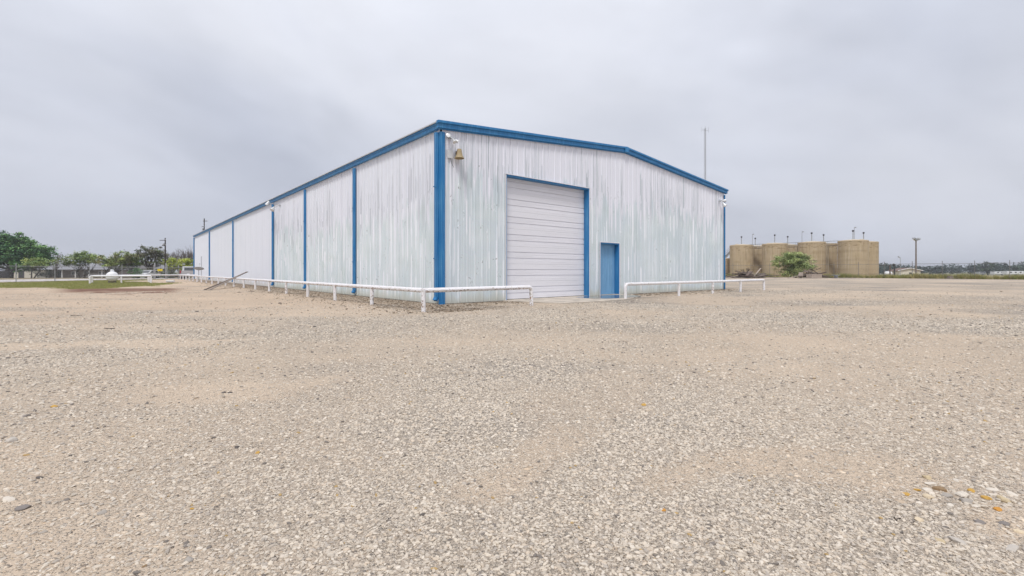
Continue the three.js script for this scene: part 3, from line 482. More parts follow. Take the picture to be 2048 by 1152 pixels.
// ---------------------------------------------------------------- white pipe barriers
const RX = -1.78, RZ = 2.08, RH = 0.545, RR = 0.058;
function postGeo(h) { const g = seg([0, -0.1, 0], [0, h, 0], 0.054, 0.054, 14, true); const uv = g.attributes.uv; for (let i = 0; i < uv.count; i++) uv.setX(i, uv.getX(i) / (2 * Math.PI * 0.054)); return g; }
const postG = postGeo(RH - 0.01);
{
  const t = thing('pipe_barrier', 'long white pipe barrier along the left wall, turning round the near corner', 'barrier', A, TH), SP = 3.05;
  const rail = (pts, b = 0.14) => mesh('rail', pipe(pts, RR, b), M.pipe, t);
  const post = (x, z, i) => mesh('post', postG, M.pipe, t, [x, 0, z], [rr(-0.03, 0.03), i * 1.7, rr(-0.03, 0.03)]);
  reseed(303);
  rail([[RX, RH, RZ - 0.02], [RX, RH, RZ - SP * 19]]);
  rail([[RX + 0.01, RH - 0.003, RZ], [RX + 3.6, RH, RZ], [RX + 3.6, 0, RZ]], 0.13);
  const corner = mesh('post', postGeo(RH + 0.035), M.pipe, t, [RX, 0, RZ]); mesh('post_cap', lathe([[0, 0.02], [0.04, 0.012], [0.058, 0]], 14), M.pipe, corner, [0, RH + 0.035, 0]);
  for (let i = 1; i <= 19; i++) post(RX, RZ - SP * i, i);
  rail([[RX - 6.1, RH, RZ - SP * 19 - 0.03], [RX - 0.01, RH, RZ - SP * 19 - 0.03], [RX + 4.5, RH, RZ - SP * 19 - 0.03]]);
  for (const k of [-2, -1, 1.45]) post(RX + k * SP, RZ - SP * 19 - 0.03, k);
}
{
  const t = thing('pipe_barrier', 'shorter white pipe barrier along the gable right of the blue door', 'barrier', A, TH);
  mesh('rail', pipe([[6.4, -0.05, RZ], [6.4, RH, RZ], [18.62, RH, RZ - 0.1], [18.62, -0.05, RZ - 0.1]], RR, 0.13), M.pipe, t);
  for (const x of [10.05, 12.95, 15.8]) mesh('post', postG, M.pipe, t, [x, 0, RZ - 0.1 * (x - 6.4) / 12.2], [0.01, x, -0.008]);
}
{ // enclosure round the propane tank
  const [x0, z0] = [-33.9, -37.5], t = thing('pipe_barrier', 'white pipe enclosure round the white propane tank on the grass', 'barrier', [x0, 0, z0], TH), w = 3.9, d = -4.4;
  const r = (pts) => mesh('rail', pipe(pts, RR, 0.1), M.pipe, t);
  r([[0, -0.05, 0], [0, 0.6, 0], [w, 0.6, 0], [w, -0.05, 0]]); r([[0.02, -0.05, d], [0.02, 0.6, d], [w, 0.6, d], [w, -0.05, d]]);
  r([[0, 0.59, -0.12], [0.01, 0.59, d + 0.12]]); r([[w, 0.59, -0.12], [w, 0.59, d + 0.12]]);
  for (const [x, z] of [[w / 2, 0], [w / 2, d], [0, -0.45], [w, -0.45], [0, d / 2], [w, d / 2]]) mesh('post', postG, M.pipe, t, [x, 0.04, z]);
}
{ // propane tank, seen end on
  const t = thing('propane_tank', 'white rounded propane tank with a lid dome inside the pipe enclosure', 'tank', [-34.5, 0.12, -40.3], TH), R = 0.43, L = 1.5, pts = [];
  for (let k = 0; k <= 10; k++) { const a = -Math.PI / 2 + k / 10 * Math.PI / 2; pts.push([Math.max(0, R * Math.cos(a)), -L / 2 + R * 0.75 * Math.sin(a)]); } for (let k = 0; k <= 10; k++) { const a = k / 10 * Math.PI / 2; pts.push([Math.max(0, R * Math.cos(a)), L / 2 + R * 0.75 * Math.sin(a)]); }
  mesh('shell', lathe(pts, 40).rotateX(Math.PI / 2).translate(0, R, 0), M.white, t);
  mesh('lid_dome', lathe([[0, 0.2], [0.09, 0.195], [0.125, 0.16], [0.135, 0.1], [0.135, 0]], 20), M.lamp, t, [0, R * 2 - 0.03, 0.3]);
  for (const z of [-0.5, 0.5]) mesh('saddle', box(0.55, 0.3, 0.18, 0, 0, z), M.concDry, t);
}
{ // satellite dish
  const p = at(397.5, 47.5), t = thing('satellite_dish', 'grey satellite dish on a post beside the far end of the left wall', 'satellite dish', p, 0.75);
  const prof = []; for (let k = 0; k <= 8; k++) prof.push([0.46 * k / 8, 0.1 * (k / 8) ** 2]); for (let k = 8; k >= 0; k--) prof.push([0.455 * k / 8, 0.1 * (k / 8) ** 2 + 0.012]);
  const d = mesh('dish', lathe(prof, 32), std({ color: lin(0.45, 0.47, 0.5), roughness: 0.6 }), t, [0, 1.18, 0], [-0.34, 0, -0.12]);
  mesh('feed_arm', merge([seg([0, 0.05, 0.44], [0, 0.5, 0.3], 0.012, 0.01), bevelBox(0.07, 0.06, 0.1, 0.01, 0, 0.5, 0.29)]), M.galv, d);
  mesh('mast', merge([seg([0, -0.1, 0], [0, 1.12, 0], 0.036, 0.034, 12), bevelBox(0.1, 0.16, 0.08, 0.01, 0, 1.12, 0)]), M.galv, t);
}
{ // two long boards leaning on the rail
  reseed(411);
  const L = groundXZ(418, 581), R = at(472, 29.6);
  [[0, 0, 'upper long weathered board leaning over the pipe barrier', 8.4, 0.11], [-0.5, -0.5, 'lower long weathered board leaning beside the first on the pipe barrier', 7.9, 0.09]].forEach(([ox, oz, label, len, w], i) => {
    const a = new THREE.Vector3(L[0] + ox * 0.8, 0.02, L[1] + oz * 0.5), b = new THREE.Vector3(R[0] + ox * 0.15, RH + RR + 0.03 + i * 0.005, R[2] - 0.05 * i), dir = b.clone().sub(a).normalize(), e = a.clone().addScaledVector(dir, len);
    const m = mesh('board', bar([0, 0, 0], e.clone().sub(a).toArray(), w, 0.03), i ? M.woodDark : M.wood, scene, a.toArray()); tag(m, label, 'board');
  });
}

// ---------------------------------------------------------------- chain link fences
function chainFence(name, label, pts, H, postH, extra = {}) {
  const t = thing(name, label, 'fence', [pts[0][0], 0, pts[0][1]]), o = pts[0];
  const L = pts.map(([x, z]) => [x - o[0], groundY(x, z), z - o[1]]);
  const pg = seg([0, -0.2, 0], [0, postH, 0], 0.032, 0.03, 8);
  L.forEach(([x, y, z], i) => { mesh('post', pg, extra.post ?? M.fencePost, t, [x, y, z]); });
  for (let i = 1; i < L.length; i++) mesh('top_rail', seg([L[i - 1][0], L[i - 1][1] + H, L[i - 1][2]], [L[i][0], L[i][1] + H, L[i][2]], 0.022, 0.022, 6), extra.post ?? M.fencePost, t);
  const wires = [], S = extra.pitch ?? 0.1, r = extra.r ?? 0.0022;
  for (let i = 1; i < L.length; i++) {
    if (extra.skip?.includes(i)) continue;
    const a = L[i - 1], b = L[i], n = Math.hypot(b[0] - a[0], b[2] - a[2]), dx = (b[0] - a[0]) / n, dz = (b[2] - a[2]) / n;
    for (let s = -H + S; s < n; s += S) for (const k of [1, -1]) {
      let s0 = s, y0 = 0, s1 = s + H, y1 = H; if (s0 < 0) { y0 = -s0; s0 = 0; } if (s1 > n) { y1 = H - (s1 - n); s1 = n; } if (y1 - y0 < 0.05) continue;
      if (k < 0) { y0 = H - y0; y1 = H - y1; }
      const gy = mix(a[1], b[1], s0 / n); wires.push(seg([a[0] + dx * s0, gy + y0 + 0.02, a[2] + dz * s0], [a[0] + dx * s1, gy + y1 + 0.02, a[2] + dz * s1], r, r, 3, false));
    }
  }
  tag(mesh('wire_mesh', merge(wires), extra.post ?? M.fencePost, t), null, null, null, 'stuff');
  return t;
}
const flz = [-31, -34.6, -38.3, -42, -45.3, -48.7, -52.4, -56.6].map((z) => [fenceL(z), z]);
chainFence('chain_fence', 'grey chain link fence behind the lawn strip left of the gate', flz, 1.46, 1.72);
chainFence('chain_fence', 'short chain link fence between the gate and the warehouse end', [-58.6, -60.4, -63.2, -66.5].map((z) => [fenceL(z), z]), 1.5, 1.85);
{ // gate with a yellow sign
  const a = [fenceL(-56.75), -56.75], b = [fenceL(-58.4), -58.4], n = Math.hypot(b[0] - a[0], b[1] - a[1]), t = thing('metal_gate', 'narrow chain link gate between tall posts with a yellow sign', 'gate', [a[0], groundY(...a), a[1]], Math.atan2(-(b[1] - a[1]), b[0] - a[0]));
  for (const x of [0, n]) mesh('gate_post', seg([x, -0.2, 0], [x, 2.02, 0], 0.05, 0.05, 10), M.galv, t);
  mesh('gate_frame', merge([seg([0.08, 0.12, 0], [n - 0.08, 0.12, 0], 0.02, 0.02), seg([0.08, 1.42, 0], [n - 0.08, 1.42, 0], 0.02, 0.02), seg([0.08, 0.12, 0], [0.08, 1.42, 0], 0.02, 0.02), seg([n - 0.08, 0.12, 0], [n - 0.08, 1.42, 0], 0.02, 0.02)]), M.galv, t);
  const w = []; for (let s = 0.1; s < n - 0.1; s += 0.1) w.push(seg([s, 0.12, 0], [Math.min(s + 0.8, n - 0.1), 0.12 + 1.3 * Math.min(1, (n - 0.1 - s) / 0.8), 0], 0.003, 0.003, 3, false), seg([s, 1.42, 0], [Math.min(s + 0.8, n - 0.1), 1.42 - 1.3 * Math.min(1, (n - 0.1 - s) / 0.8), 0], 0.003, 0.003, 3, false));
  tag(mesh('wire_mesh', merge(w), M.fencePost, t), null, null, null, 'stuff');
  const s = thing('warning_sign', 'small yellow sign hung on the chain link gate', 'sign', at(320, 57.2, 1.14 + groundY(-43, -57.2)), 0.75);
  mesh('plate', bevelBox(0.5, 0.27, 0.008, 0.002), M.yellow, s); mesh('tie', merge([seg([-0.2, 0.1, 0], [-0.2, 0.26, 0], 0.006, 0.006), seg([0.2, 0.1, 0], [0.2, 0.26, 0], 0.006, 0.006)]), M.galv, s);
}
const fr = []; for (let k = -3; k <= 17; k++) fr.push([FR[0] + FD[0] * 3.05 * k, FR[2] + FD[1] * 3.05 * k]);
chainFence('chain_fence', 'tall chain link fence along the right edge of the yard before the tanks', fr, 2.0, 2.35, { pitch: 0.16, post: std({ color: lin(0.2, 0.19, 0.18), roughness: 0.7 }) });

// ---------------------------------------------------------------- tan storage tanks
const TK = [54.77, -75], TU = [0.7637, -0.6455], TV = [-0.6453, -0.7639], TR = 2.035, TH4 = 5.9;
const tankPos = (k, row) => [TK[0] + TV[0] * 5.85 * k + TU[0] * 6.1 * row, TK[1] + TV[1] * 5.85 * k + TU[1] * 6.1 * row];
const shellG = lathe([[TR, -0.2], [TR, 0.0], ...[1.42, 2.84, 4.26].flatMap((y) => [[TR, y - 0.05], [TR + 0.022, y - 0.045], [TR + 0.022, y + 0.045], [TR, y + 0.05]]), [TR, TH4 - 0.26], [TR + 0.03, TH4 - 0.24], [TR + 0.03, TH4 - 0.1], [TR - 0.04, TH4]], 56);
{ const uv = shellG.attributes.uv, p = shellG.attributes.position; for (let i = 0; i < uv.count; i++) uv.setY(i, clamp(p.getY(i) / TH4, 0.002, 0.998)); }
const roofG = lathe([[TR - 0.04, TH4], [TR * 0.6, TH4 + 0.1], [0.3, TH4 + 0.2], [0.0, TH4 + 0.21]], 56);
const tankLabels = [['tan front tank nearest the right, tallest looking of the front row', 'tan front tank behind the right half of the green bush', 'tan front tank behind the left half of the green bush', 'tan front tank nearest the warehouse, behind the bare shrub'], ['tan rear tank peeping out right of the rightmost front tank', 'tan rear tank in the gap right of the bush', 'tan rear tank in the gap above the bush', 'tan rear tank in the gap right of the leftmost front tank']];
for (let row = 0; row < 2; row++) for (let k = 0; k < 4; k++) {
  const [x, z] = tankPos(k, row), t = thing('storage_tank', tankLabels[row][k], 'tank', [x, 0, z], 1.3 * k + 2.1 * row, 'tan storage tanks in two rows');
  mesh('shell', shellG, M.tank, t); const rf = mesh('tank_roof', roofG, M.tankTop, t);
  const v = mesh('vent_pipe', seg([0, TH4 + 0.15, 0], [0, TH4 + 1.45, 0], 0.07, 0.07, 10), M.fencePost, t); mesh('vent_cap', lathe([[0, 0.3], [0.1, 0.28], [0.15, 0.2], [0.15, 0.06], [0.07, 0]], 14), M.dark, v, [0, TH4 + 1.42, 0]);
  mesh('hatch', lathe([[0, 0.14], [0.26, 0.13], [0.28, 0.1], [0.28, 0]], 18), M.tankTop, rf, [1.0, TH4 + 0.08, 0.5]);
}
{ const t = thing('storage_tank', 'short tan tank half hidden behind the warehouse corner', 'tank', at(1447.5, 92.5)); mesh('shell', lathe([[1.5, -0.2], [1.5, 3.3], [1.53, 3.32], [1.53, 3.42], [1.46, 3.5]], 40), M.tank, t); mesh('tank_roof', lathe([[1.46, 3.5], [0.3, 3.62], [0, 3.62]], 40), M.tankTop, t); }
{ // catwalk between the rows, with handrails, and a stair at the warehouse end
  const p = tankPos(0, 0.5), t = thing('catwalk', 'steel catwalk with handrails between the tank tops', 'catwalk', [p[0], TH4 - 0.55, p[1]], TH), n = 3.35 * 5.85;
  mesh('deck', box(0.8, 0.06, n, 0, 0, -n / 2 + 0.6), M.rust, t);
  for (const s of [-0.42, 0.42]) { const ps = []; for (let i = 0; i <= 12; i++) { const z = 0.6 - i * n / 12; ps.push(seg([s, 0, z], [s, 0.78, z], 0.022, 0.022, 6)); } ps.push(seg([s, 0.78, 0.6], [s, 0.78, 0.6 - n], 0.022, 0.022, 6), seg([s, 0.4, 0.6], [s, 0.4, 0.6 - n], 0.018, 0.018, 6)); mesh('handrail', merge(ps), M.fencePost, t); }
  const legs = []; for (let i = 0; i <= 4; i++) for (const s of [-0.38, 0.38]) legs.push(seg([s, -TH4 + 0.45, 0.4 - i * n / 4.1], [s, 0, 0.4 - i * n / 4.1], 0.05, 0.05, 8)); mesh('support', merge(legs), M.tankTop, t);
  const q = at(1457, 93), st = thing('stairway', 'slanting steel stair with rails at the left end of the tanks', 'stairway', [q[0], 0, q[2]], 0); const g = [], top = [0.6, 5.3, 0.6], bot = [-3.2, 1.4, 0.6];
  for (const z of [0.2, 1.0]) { g.push(bar([bot[0], bot[1], z], [top[0], top[1], z], 0.06, 0.2)); g.push(seg([bot[0], bot[1] + 0.9, z], [top[0], top[1] + 0.9, z], 0.03, 0.03, 6), seg([bot[0], bot[1] + 0.5, z], [top[0], top[1] + 0.5, z], 0.025, 0.025, 6)); for (let i = 0; i <= 4; i++) { const x = mix(bot[0], top[0], i / 4), y = mix(bot[1], top[1], i / 4); g.push(seg([x, y, z], [x, y + 0.9, z], 0.025, 0.025, 6)); } }
  mesh('stringers', merge(g), M.fencePost, st); for (let i = 0; i < 14; i++) mesh('tread', box(0.26, 0.04, 0.78, mix(bot[0], top[0], (i + 0.5) / 14), mix(bot[1], top[1], (i + 0.5) / 14), 0.6), M.rust, st);
}
function lampPost(name, label, p, h, r, heads, mat, group) {
  const t = thing(name, label, 'lamp', p, 0, group); mesh('pole', seg([0, -0.2, 0], [0, h, 0], r, r * 0.75, 10), mat, t);
  for (const [x, y, s, a] of heads) { const hd = mesh('lamp_head', merge([bevelBox(0.5 * s, 0.14 * s, 0.3 * s, 0.03 * s), bevelBox(0.2 * s, 0.12 * s, 0.2 * s, 0.02 * s, -0.05 * s, 0.12 * s, 0)]), M.fencePost, t, [x, h + y, 0.05], [0.5, 0, a]); mesh('lens', box(0.4 * s, 0.02, 0.24 * s, 0, -0.08 * s, 0), M.lens, hd); mesh('arm', seg([0, h - 0.1, 0], [x * 0.8, h + y, 0.03], 0.03, 0.025, 6), mat, t); }
  return t;
}
for (const [px, d, top, label] of [[1505, 86, 469.5, 'thin hooked lamp above the leftmost tan tank'], [1604, 79, 464.6, 'thin hooked lamp above the tan tank over the bush'], [1709, 76.5, 455.8, 'thin hooked lamp above the rightmost tan tank']]) {
  const h = (HOR - top) / FOC * d + EYE - TH4; lampPost('catwalk_lamp', label, at(px, d, TH4 + 0.1), h, 0.04, [[0.12, -0.02, 0.55, 0.2]], M.fencePost, 'thin lamps above the tan tanks');
}
lampPost('yard_lamp', 'thick wooden pole with twin floodlights right of the tanks', at(1832, 82), (HOR - 481) / FOC * 82 + EYE, 0.14, [[-0.34, 0.2, 1.5, -0.6], [0.28, 0.22, 1.4, 0.45]], std({ map: texWood, color: lin(0.85, 0.88, 0.95), roughness: 0.9 }));
lampPost('street_lamp', 'thin pole with one small lamp left of the gabled shed', at(1800.5, 108), (HOR - 515) / FOC * 108 + EYE, 0.06, [[-0.4, 0.1, 0.95, -0.35]], M.fencePost);
{ // lattice radio mast behind the roof
  const d = 105, H = (HOR - 256) / FOC * d + EYE, t = thing('radio_mast', 'tall thin lattice radio mast rising behind the warehouse roof', 'mast', at(1410.3, d), 0.3), leg = [], br = [], R = 0.2, P = [0, 1, 2].map((k) => [R * Math.cos(k * 2.094), R * Math.sin(k * 2.094)]);
  for (const [x, z] of P) mesh('leg', seg([x, 0, z], [x, H, z], 0.04, 0.035, 6), M.galv, t);
  for (let y = 8, i = 0; y < H - 0.4; y += 0.45, i++) for (let k = 0; k < 3; k++) { const a = P[k], b = P[(k + 1) % 3]; br.push(seg([a[0], y, a[1]], [b[0], y + 0.45, b[1]], 0.018, 0.018, 4, false), seg([a[0], y, a[1]], [b[0], y, b[1]], 0.018, 0.018, 4, false)); }
  mesh('bracing', merge(br), M.galv, t);
  mesh('antenna', merge([seg([0, H, 0], [0, H + 0.6, 0], 0.03, 0.02, 6), seg([-0.9, H - 0.5, 0], [0.9, H - 0.5, 0], 0.03, 0.03, 6), seg([-0.9, H - 1, 0], [-0.9, H + 0.2, 0], 0.025, 0.025, 6), seg([0.9, H - 1, 0], [0.9, H + 0.3, 0], 0.025, 0.025, 6)]), M.galv, t);
}
function utilityPole(label, p, h, r, arms) {
  const t = thing('utility_pole', label, 'utility pole', p); mesh('pole', seg([0, -0.3, 0], [0, h, 0], r, r * 0.72, 10), M.pole, t);
  for (const [y, len, o] of arms) { const a = mesh('crossarm', bevelBox(len, 0.1, 0.1, 0.01, o, y, 0.12), M.pole, t); mesh('insulator', merge([-0.45, 0.45].map((k) => lathe([[0, 0.16], [0.04, 0.15], [0.05, 0.08], [0.035, 0.05], [0.05, 0]], 10).translate(o + len * k, y + 0.05, 0.12))), M.lamp, a); }
  mesh('transformer', lathe([[0, 0], [0.13, 0], [0.14, 0.04], [0.14, 0.42], [0.1, 0.48], [0, 0.5]], 14).translate(-0.26, h * 0.8, 0.05), M.fencePost, t);
}
utilityPole('dark wooden utility pole standing behind the yellow sign gate', at(330.5, 84, groundY(-62, -84)), (HOR - 476) / FOC * 84 + EYE - groundY(-62, -84), 0.13, [[6.85, 1.1, -0.35], [5.9, 0.6, -0.2]]);
utilityPole('dark utility pole whose top shows over the far end of the roof', at(408.5, 100, -0.5), (HOR - 437) / FOC * 100 + EYE + 0.5, 0.13, [[12.2, 0.9, 0.3], [11.0, 0.5, -0.2]]);

// ---------------------------------------------------------------- trees and shrubs
function leafQuad(out, cols, p, s, c) { // one leaf spray: a small kite, bent along its rib
  const a = rnd() * 6.283, tl = gauss() * 0.8, e = new THREE.Euler(tl, a, gauss() * 0.7), v = [[-0.5, 0, 0], [0, 0.06, -0.32], [0.5, 0, 0], [0, 0.06, 0.32]].map(([x, y, z]) => new THREE.Vector3(x * s, y * s, z * s).applyEuler(e).add(p));
  for (const k of [0, 1, 3, 1, 2, 3]) { out.push(v[k].x, v[k].y, v[k].z); cols.push(c[0], c[1], c[2]); }
}
function tree(name, label, category, base, o) {
  // o.blobs: [x, y, z, rx, ry, rz] parts of the crown; clumps of leaf sprays fill them, limbs reach for the clumps
  reseed(o.seed); const t = thing(name, label, category, base, 0, o.group), out = [], cols = [], limbs = [], tips = [];
  const vol = o.blobs.map(([, , , a, b, c]) => a * b * c), tot = vol.reduce((a, b) => a + b, 0);
  for (let i = 0; i < o.clumps; i++) {
    let u = rnd() * tot, bi = 0; while (bi < vol.length - 1 && u > vol[bi]) u -= vol[bi++];
    const [bx, by, bz, rx, ry, rz] = o.blobs[bi], d = new THREE.Vector3(gauss(), gauss(), gauss()).normalize().multiplyScalar(Math.pow(rnd(), 0.38));
    const c = new THREE.Vector3(bx + d.x * rx, by + d.y * ry, bz + d.z * rz); tips.push(c);
    const tone = 1.0 + 1.05 * rnd(), pal = o.colors[Math.floor(rnd() * o.colors.length)], cr = o.clumpR * rr(0.6, 1.3), n = Math.round(o.leaves * rr(0.6, 1.3));
    for (let k = 0; k < n; k++) { const q = new THREE.Vector3(gauss() * cr, gauss() * cr * 0.62, gauss() * cr).add(c), v = tone * rr(0.75, 1.25); leafQuad(out, cols, q, o.leaf * rr(0.6, 1.3), [pal[0] * v, pal[1] * v, pal[2] * v]); }
  }
  const th = o.trunkH, forks = o.forks ?? 5, fk = [];
  for (let s = 0; s < (o.stems ?? 1); s++) {
    const sx = (o.stems ?? 1) > 1 ? rr(-0.35, 0.35) : 0, lean = [(o.lean?.[0] ?? 0) + gauss() * 0.3 + sx * 3, th * rr(0.85, 1.15), gauss() * 0.3 + (o.lean?.[1] ?? 0)], mid = [lean[0] * 0.35 + gauss() * 0.1, th * 0.5, lean[2] * 0.35];
    limbs.push(seg([sx, -0.3, 0], [sx + mid[0], mid[1], mid[2]], o.trunkR, o.trunkR * 0.8, 7, false), seg([sx + mid[0], mid[1], mid[2]], [sx + lean[0], lean[1], lean[2]], o.trunkR * 0.8, o.trunkR * 0.62, 7, false)); fk.push([sx + lean[0], lean[1], lean[2]]);
  }
  for (let i = 0; i < Math.min(tips.length, forks * 6); i++) {
    const p = fk[i % fk.length], c = tips[Math.floor(rnd() * tips.length)], m = [mix(p[0], c.x, 0.5) + gauss() * 0.3, mix(p[1], c.y, 0.42) + gauss() * 0.3, mix(p[2], c.z, 0.5) + gauss() * 0.3], r = o.trunkR * rr(0.2, 0.42);
    limbs.push(seg(p, m, r, r * 0.7, 5, false), seg(m, c.toArray(), r * 0.7, r * 0.18, 5, false));
  }
  mesh('trunk', merge(limbs), o.bark ?? M.bark, t);
  if (out.length) { const g = new THREE.BufferGeometry(); g.setAttribute('position', new THREE.Float32BufferAttribute(out, 3)); g.setAttribute('color', new THREE.Float32BufferAttribute(cols, 3)); g.computeVertexNormals(); mesh('crown', g, M.leaf, t); }
  return t;
}
function bareTree(name, label, category, base, o) {
  reseed(o.seed); const t = thing(name, label, category, base, 0, o.group), trunk = [], twig = [];
  const grow = (p, d, len, r, lvl) => {
    const e = p.clone().addScaledVector(d, len); (lvl < 2 ? trunk : twig).push(seg(p.toArray(), e.toArray(), r, r * 0.68, lvl < 2 ? 6 : 4, false));
    if (lvl >= o.levels) return; const n = lvl < 1 ? o.split + 1 : o.split;
    for (let i = 0; i < n; i++) { const q = d.clone().add(new THREE.Vector3(gauss() * o.spread, gauss() * o.spread * 0.7 + o.rise, gauss() * o.spread)).normalize(); grow(p.clone().lerp(e, rr(0.62, 1)), q, len * rr(0.6, 0.88), r * rr(0.45, 0.66), lvl + 1); }
  };
  for (let s = 0; s < (o.stems ?? 1); s++) grow(new THREE.Vector3(s * 0.3 - ((o.stems ?? 1) - 1) * 0.15, -0.2, 0), new THREE.Vector3(gauss() * 0.25, 1, gauss() * 0.25).normalize(), o.len, o.r, 0);
  mesh('trunk', merge(trunk), o.bark ?? M.barkGrey, t); mesh('twigs', merge(twig), o.bark ?? M.barkGrey, t); return t;
}
const G1 = [[0.075, 0.165, 0.05], [0.11, 0.2, 0.065], [0.045, 0.11, 0.045]], G2 = [[0.17, 0.23, 0.065], [0.13, 0.19, 0.06], [0.22, 0.26, 0.08]], G3 = [[0.19, 0.19, 0.08], [0.22, 0.19, 0.11], [0.15, 0.17, 0.07]], G4 = [[0.25, 0.29, 0.04], [0.3, 0.32, 0.055], [0.19, 0.24, 0.04]], GB = [[0.2, 0.25, 0.095], [0.155, 0.2, 0.075], [0.26, 0.3, 0.12]];
const gl = (px, d) => { const x = (px - 1024) / FOC * d; return [x, groundY(x, -d), -d]; };
tree('oak_tree', 'big dense dark green tree at the far left edge', 'tree', gl(20, 98), { seed: 1, blobs: [[-2, 5.6, 0, 6.6, 3.6, 5], [3.2, 4.4, 0, 4.6, 3.1, 4], [-0.5, 7.6, 0, 4.6, 2.2, 3.6], [5.2, 2.9, 1.5, 2.8, 1.5, 2.5], [-6, 3.2, 1, 3.5, 2, 3], [5.9, 5.0, 0, 2.9, 2.7, 3], [2.5, 6.6, 0, 3.4, 2.2, 3]], clumps: 620, clumpR: 0.62, leaves: 64, leaf: 0.4, colors: G1, trunkH: 1.8, trunkR: 0.34, forks: 8, stems: 2 });
tree('small_tree', 'young olive green tree leaning right under the big dark tree', 'tree', gl(64, 86), { seed: 2, blobs: [[1.2, 2.9, 0, 2.6, 1.0, 1.8]], clumps: 46, clumpR: 0.45, leaves: 40, leaf: 0.26, colors: G2, trunkH: 1.3, trunkR: 0.13, forks: 4, stems: 2, lean: [0.7, 0] });
tree('thin_tree', 'tall thin-leaved tree rising behind the big dark tree', 'tree', gl(12, 118), { seed: 3, blobs: [[-2, 9.6, 0, 4.5, 1.5, 3]], clumps: 70, clumpR: 0.5, leaves: 22, leaf: 0.3, colors: G1, trunkH: 4, trunkR: 0.25, bark: M.barkGrey });
bareTree('bare_tree', 'leafless tree whose branches top the big dark tree', 'tree', gl(34, 116), { seed: 4, levels: 5, split: 3, spread: 0.6, rise: 0.14, len: 3.2, r: 0.2 });
tree('small_tree', 'thin brownish tree right of the big dark tree', 'tree', gl(108, 108), { seed: 5, blobs: [[0.6, 4, 0, 2.2, 1.6, 1.5]], clumps: 46, clumpR: 0.45, leaves: 14, leaf: 0.26, colors: [[0.1, 0.1, 0.075], [0.13, 0.11, 0.09]], trunkH: 1.6, trunkR: 0.12, bark: M.barkGrey });
tree('yard_tree', 'green spreading tree before the left half of the low house', 'tree', gl(165, 104), { seed: 6, blobs: [[-1.8, 3.9, 0, 3, 1.3, 2.4], [1.6, 4.5, 0, 3, 1.5, 2.4], [-0.2, 4.9, 0, 2, 1.1, 2]], clumps: 135, clumpR: 0.5, leaves: 46, leaf: 0.3, colors: G2, trunkH: 1.4, trunkR: 0.17, stems: 3 });
tree('yard_tree', 'olive brown spreading tree behind the propane tank', 'tree', gl(226, 102), { seed: 7, blobs: [[-1.4, 3.7, 0, 2.6, 1.4, 2.4], [1.7, 4.4, 0, 2.8, 1.6, 2.2], [0.5, 3.1, 0, 3.0, 1.2, 2.4]], clumps: 145, clumpR: 0.5, leaves: 46, leaf: 0.3, colors: [...G3, ...G2], trunkH: 1.3, trunkR: 0.18, stems: 3 });
tree('yard_tree', 'bright green low tree between propane tank and taller tree', 'tree', gl(268, 105), { seed: 8, blobs: [[0, 4.0, 0, 3.2, 1.4, 2.4]], clumps: 95, clumpR: 0.5, leaves: 46, leaf: 0.3, colors: [...G2, [0.11, 0.17, 0.045]], trunkH: 1.4, trunkR: 0.15, stems: 2 });
tree('tall_tree', 'taller dark olive tree left of the utility pole', 'tree', gl(304, 100), { seed: 9, blobs: [[0, 5.6, 0, 2.9, 1.4, 2.4], [-1.8, 4.8, 0, 2.4, 0.9, 2], [1.5, 4, 0, 2.1, 1.7, 1.8]], clumps: 120, clumpR: 0.5, leaves: 36, leaf: 0.3, colors: [[0.075, 0.095, 0.045], [0.11, 0.11, 0.06], [0.09, 0.085, 0.06]], trunkH: 1.8, trunkR: 0.2, stems: 2, forks: 8 });
for (const [px, d, s, l] of [[346, 104, 14, 'bare brown tree just right of the utility pole'], [361, 108, 15, 'bare brown tree between the pole and the warehouse end'], [378, 104, 16, 'bare brown tree against the far end of the warehouse'], [390, 110, 17, 'bare brown tree partly hidden by the warehouse end']])
  bareTree('bare_tree', l, 'tree', gl(px, d), { seed: s, levels: 5, split: 3, spread: 0.5, rise: 0.2, len: 2.25, r: 0.17, stems: 2, group: 'bare trees by the far end of the warehouse' });
tree('yellow_shrub', 'yellow-green shrub below the bare trees, left one', 'shrub', gl(343, 96), { seed: 10, blobs: [[0, 2.9, 0, 2.1, 1.3, 1.8]], clumps: 60, clumpR: 0.42, leaves: 40, leaf: 0.24, colors: G4, trunkH: 0.9, trunkR: 0.1, stems: 3 });
tree('yellow_shrub', 'yellow-green shrub against the warehouse end, right one', 'shrub', gl(374, 96), { seed: 11, blobs: [[0, 2.8, 0, 2.3, 1.3, 1.8]], clumps: 64, clumpR: 0.42, leaves: 40, leaf: 0.24, colors: G4, trunkH: 0.9, trunkR: 0.1, stems: 3 });
tree('round_bush', 'dark green rounded bush across the road right of the propane tank', 'shrub', gl(272, 88), { seed: 12, blobs: [[0, 1.1, 0, 1.2, 0.9, 1.1]], clumps: 42, clumpR: 0.28, leaves: 50, leaf: 0.16, colors: G1, trunkH: 0.4, trunkR: 0.08, stems: 2 });
tree('round_bush', 'dim green scrub in the shade left of the low house', 'shrub', gl(93, 100), { seed: 13, blobs: [[0, 1, 0, 2.4, 1.0, 1.2]], clumps: 50, clumpR: 0.35, leaves: 36, leaf: 0.2, colors: [[0.08, 0.1, 0.07], [0.11, 0.12, 0.09]], trunkH: 0.4, trunkR: 0.07, stems: 2 });
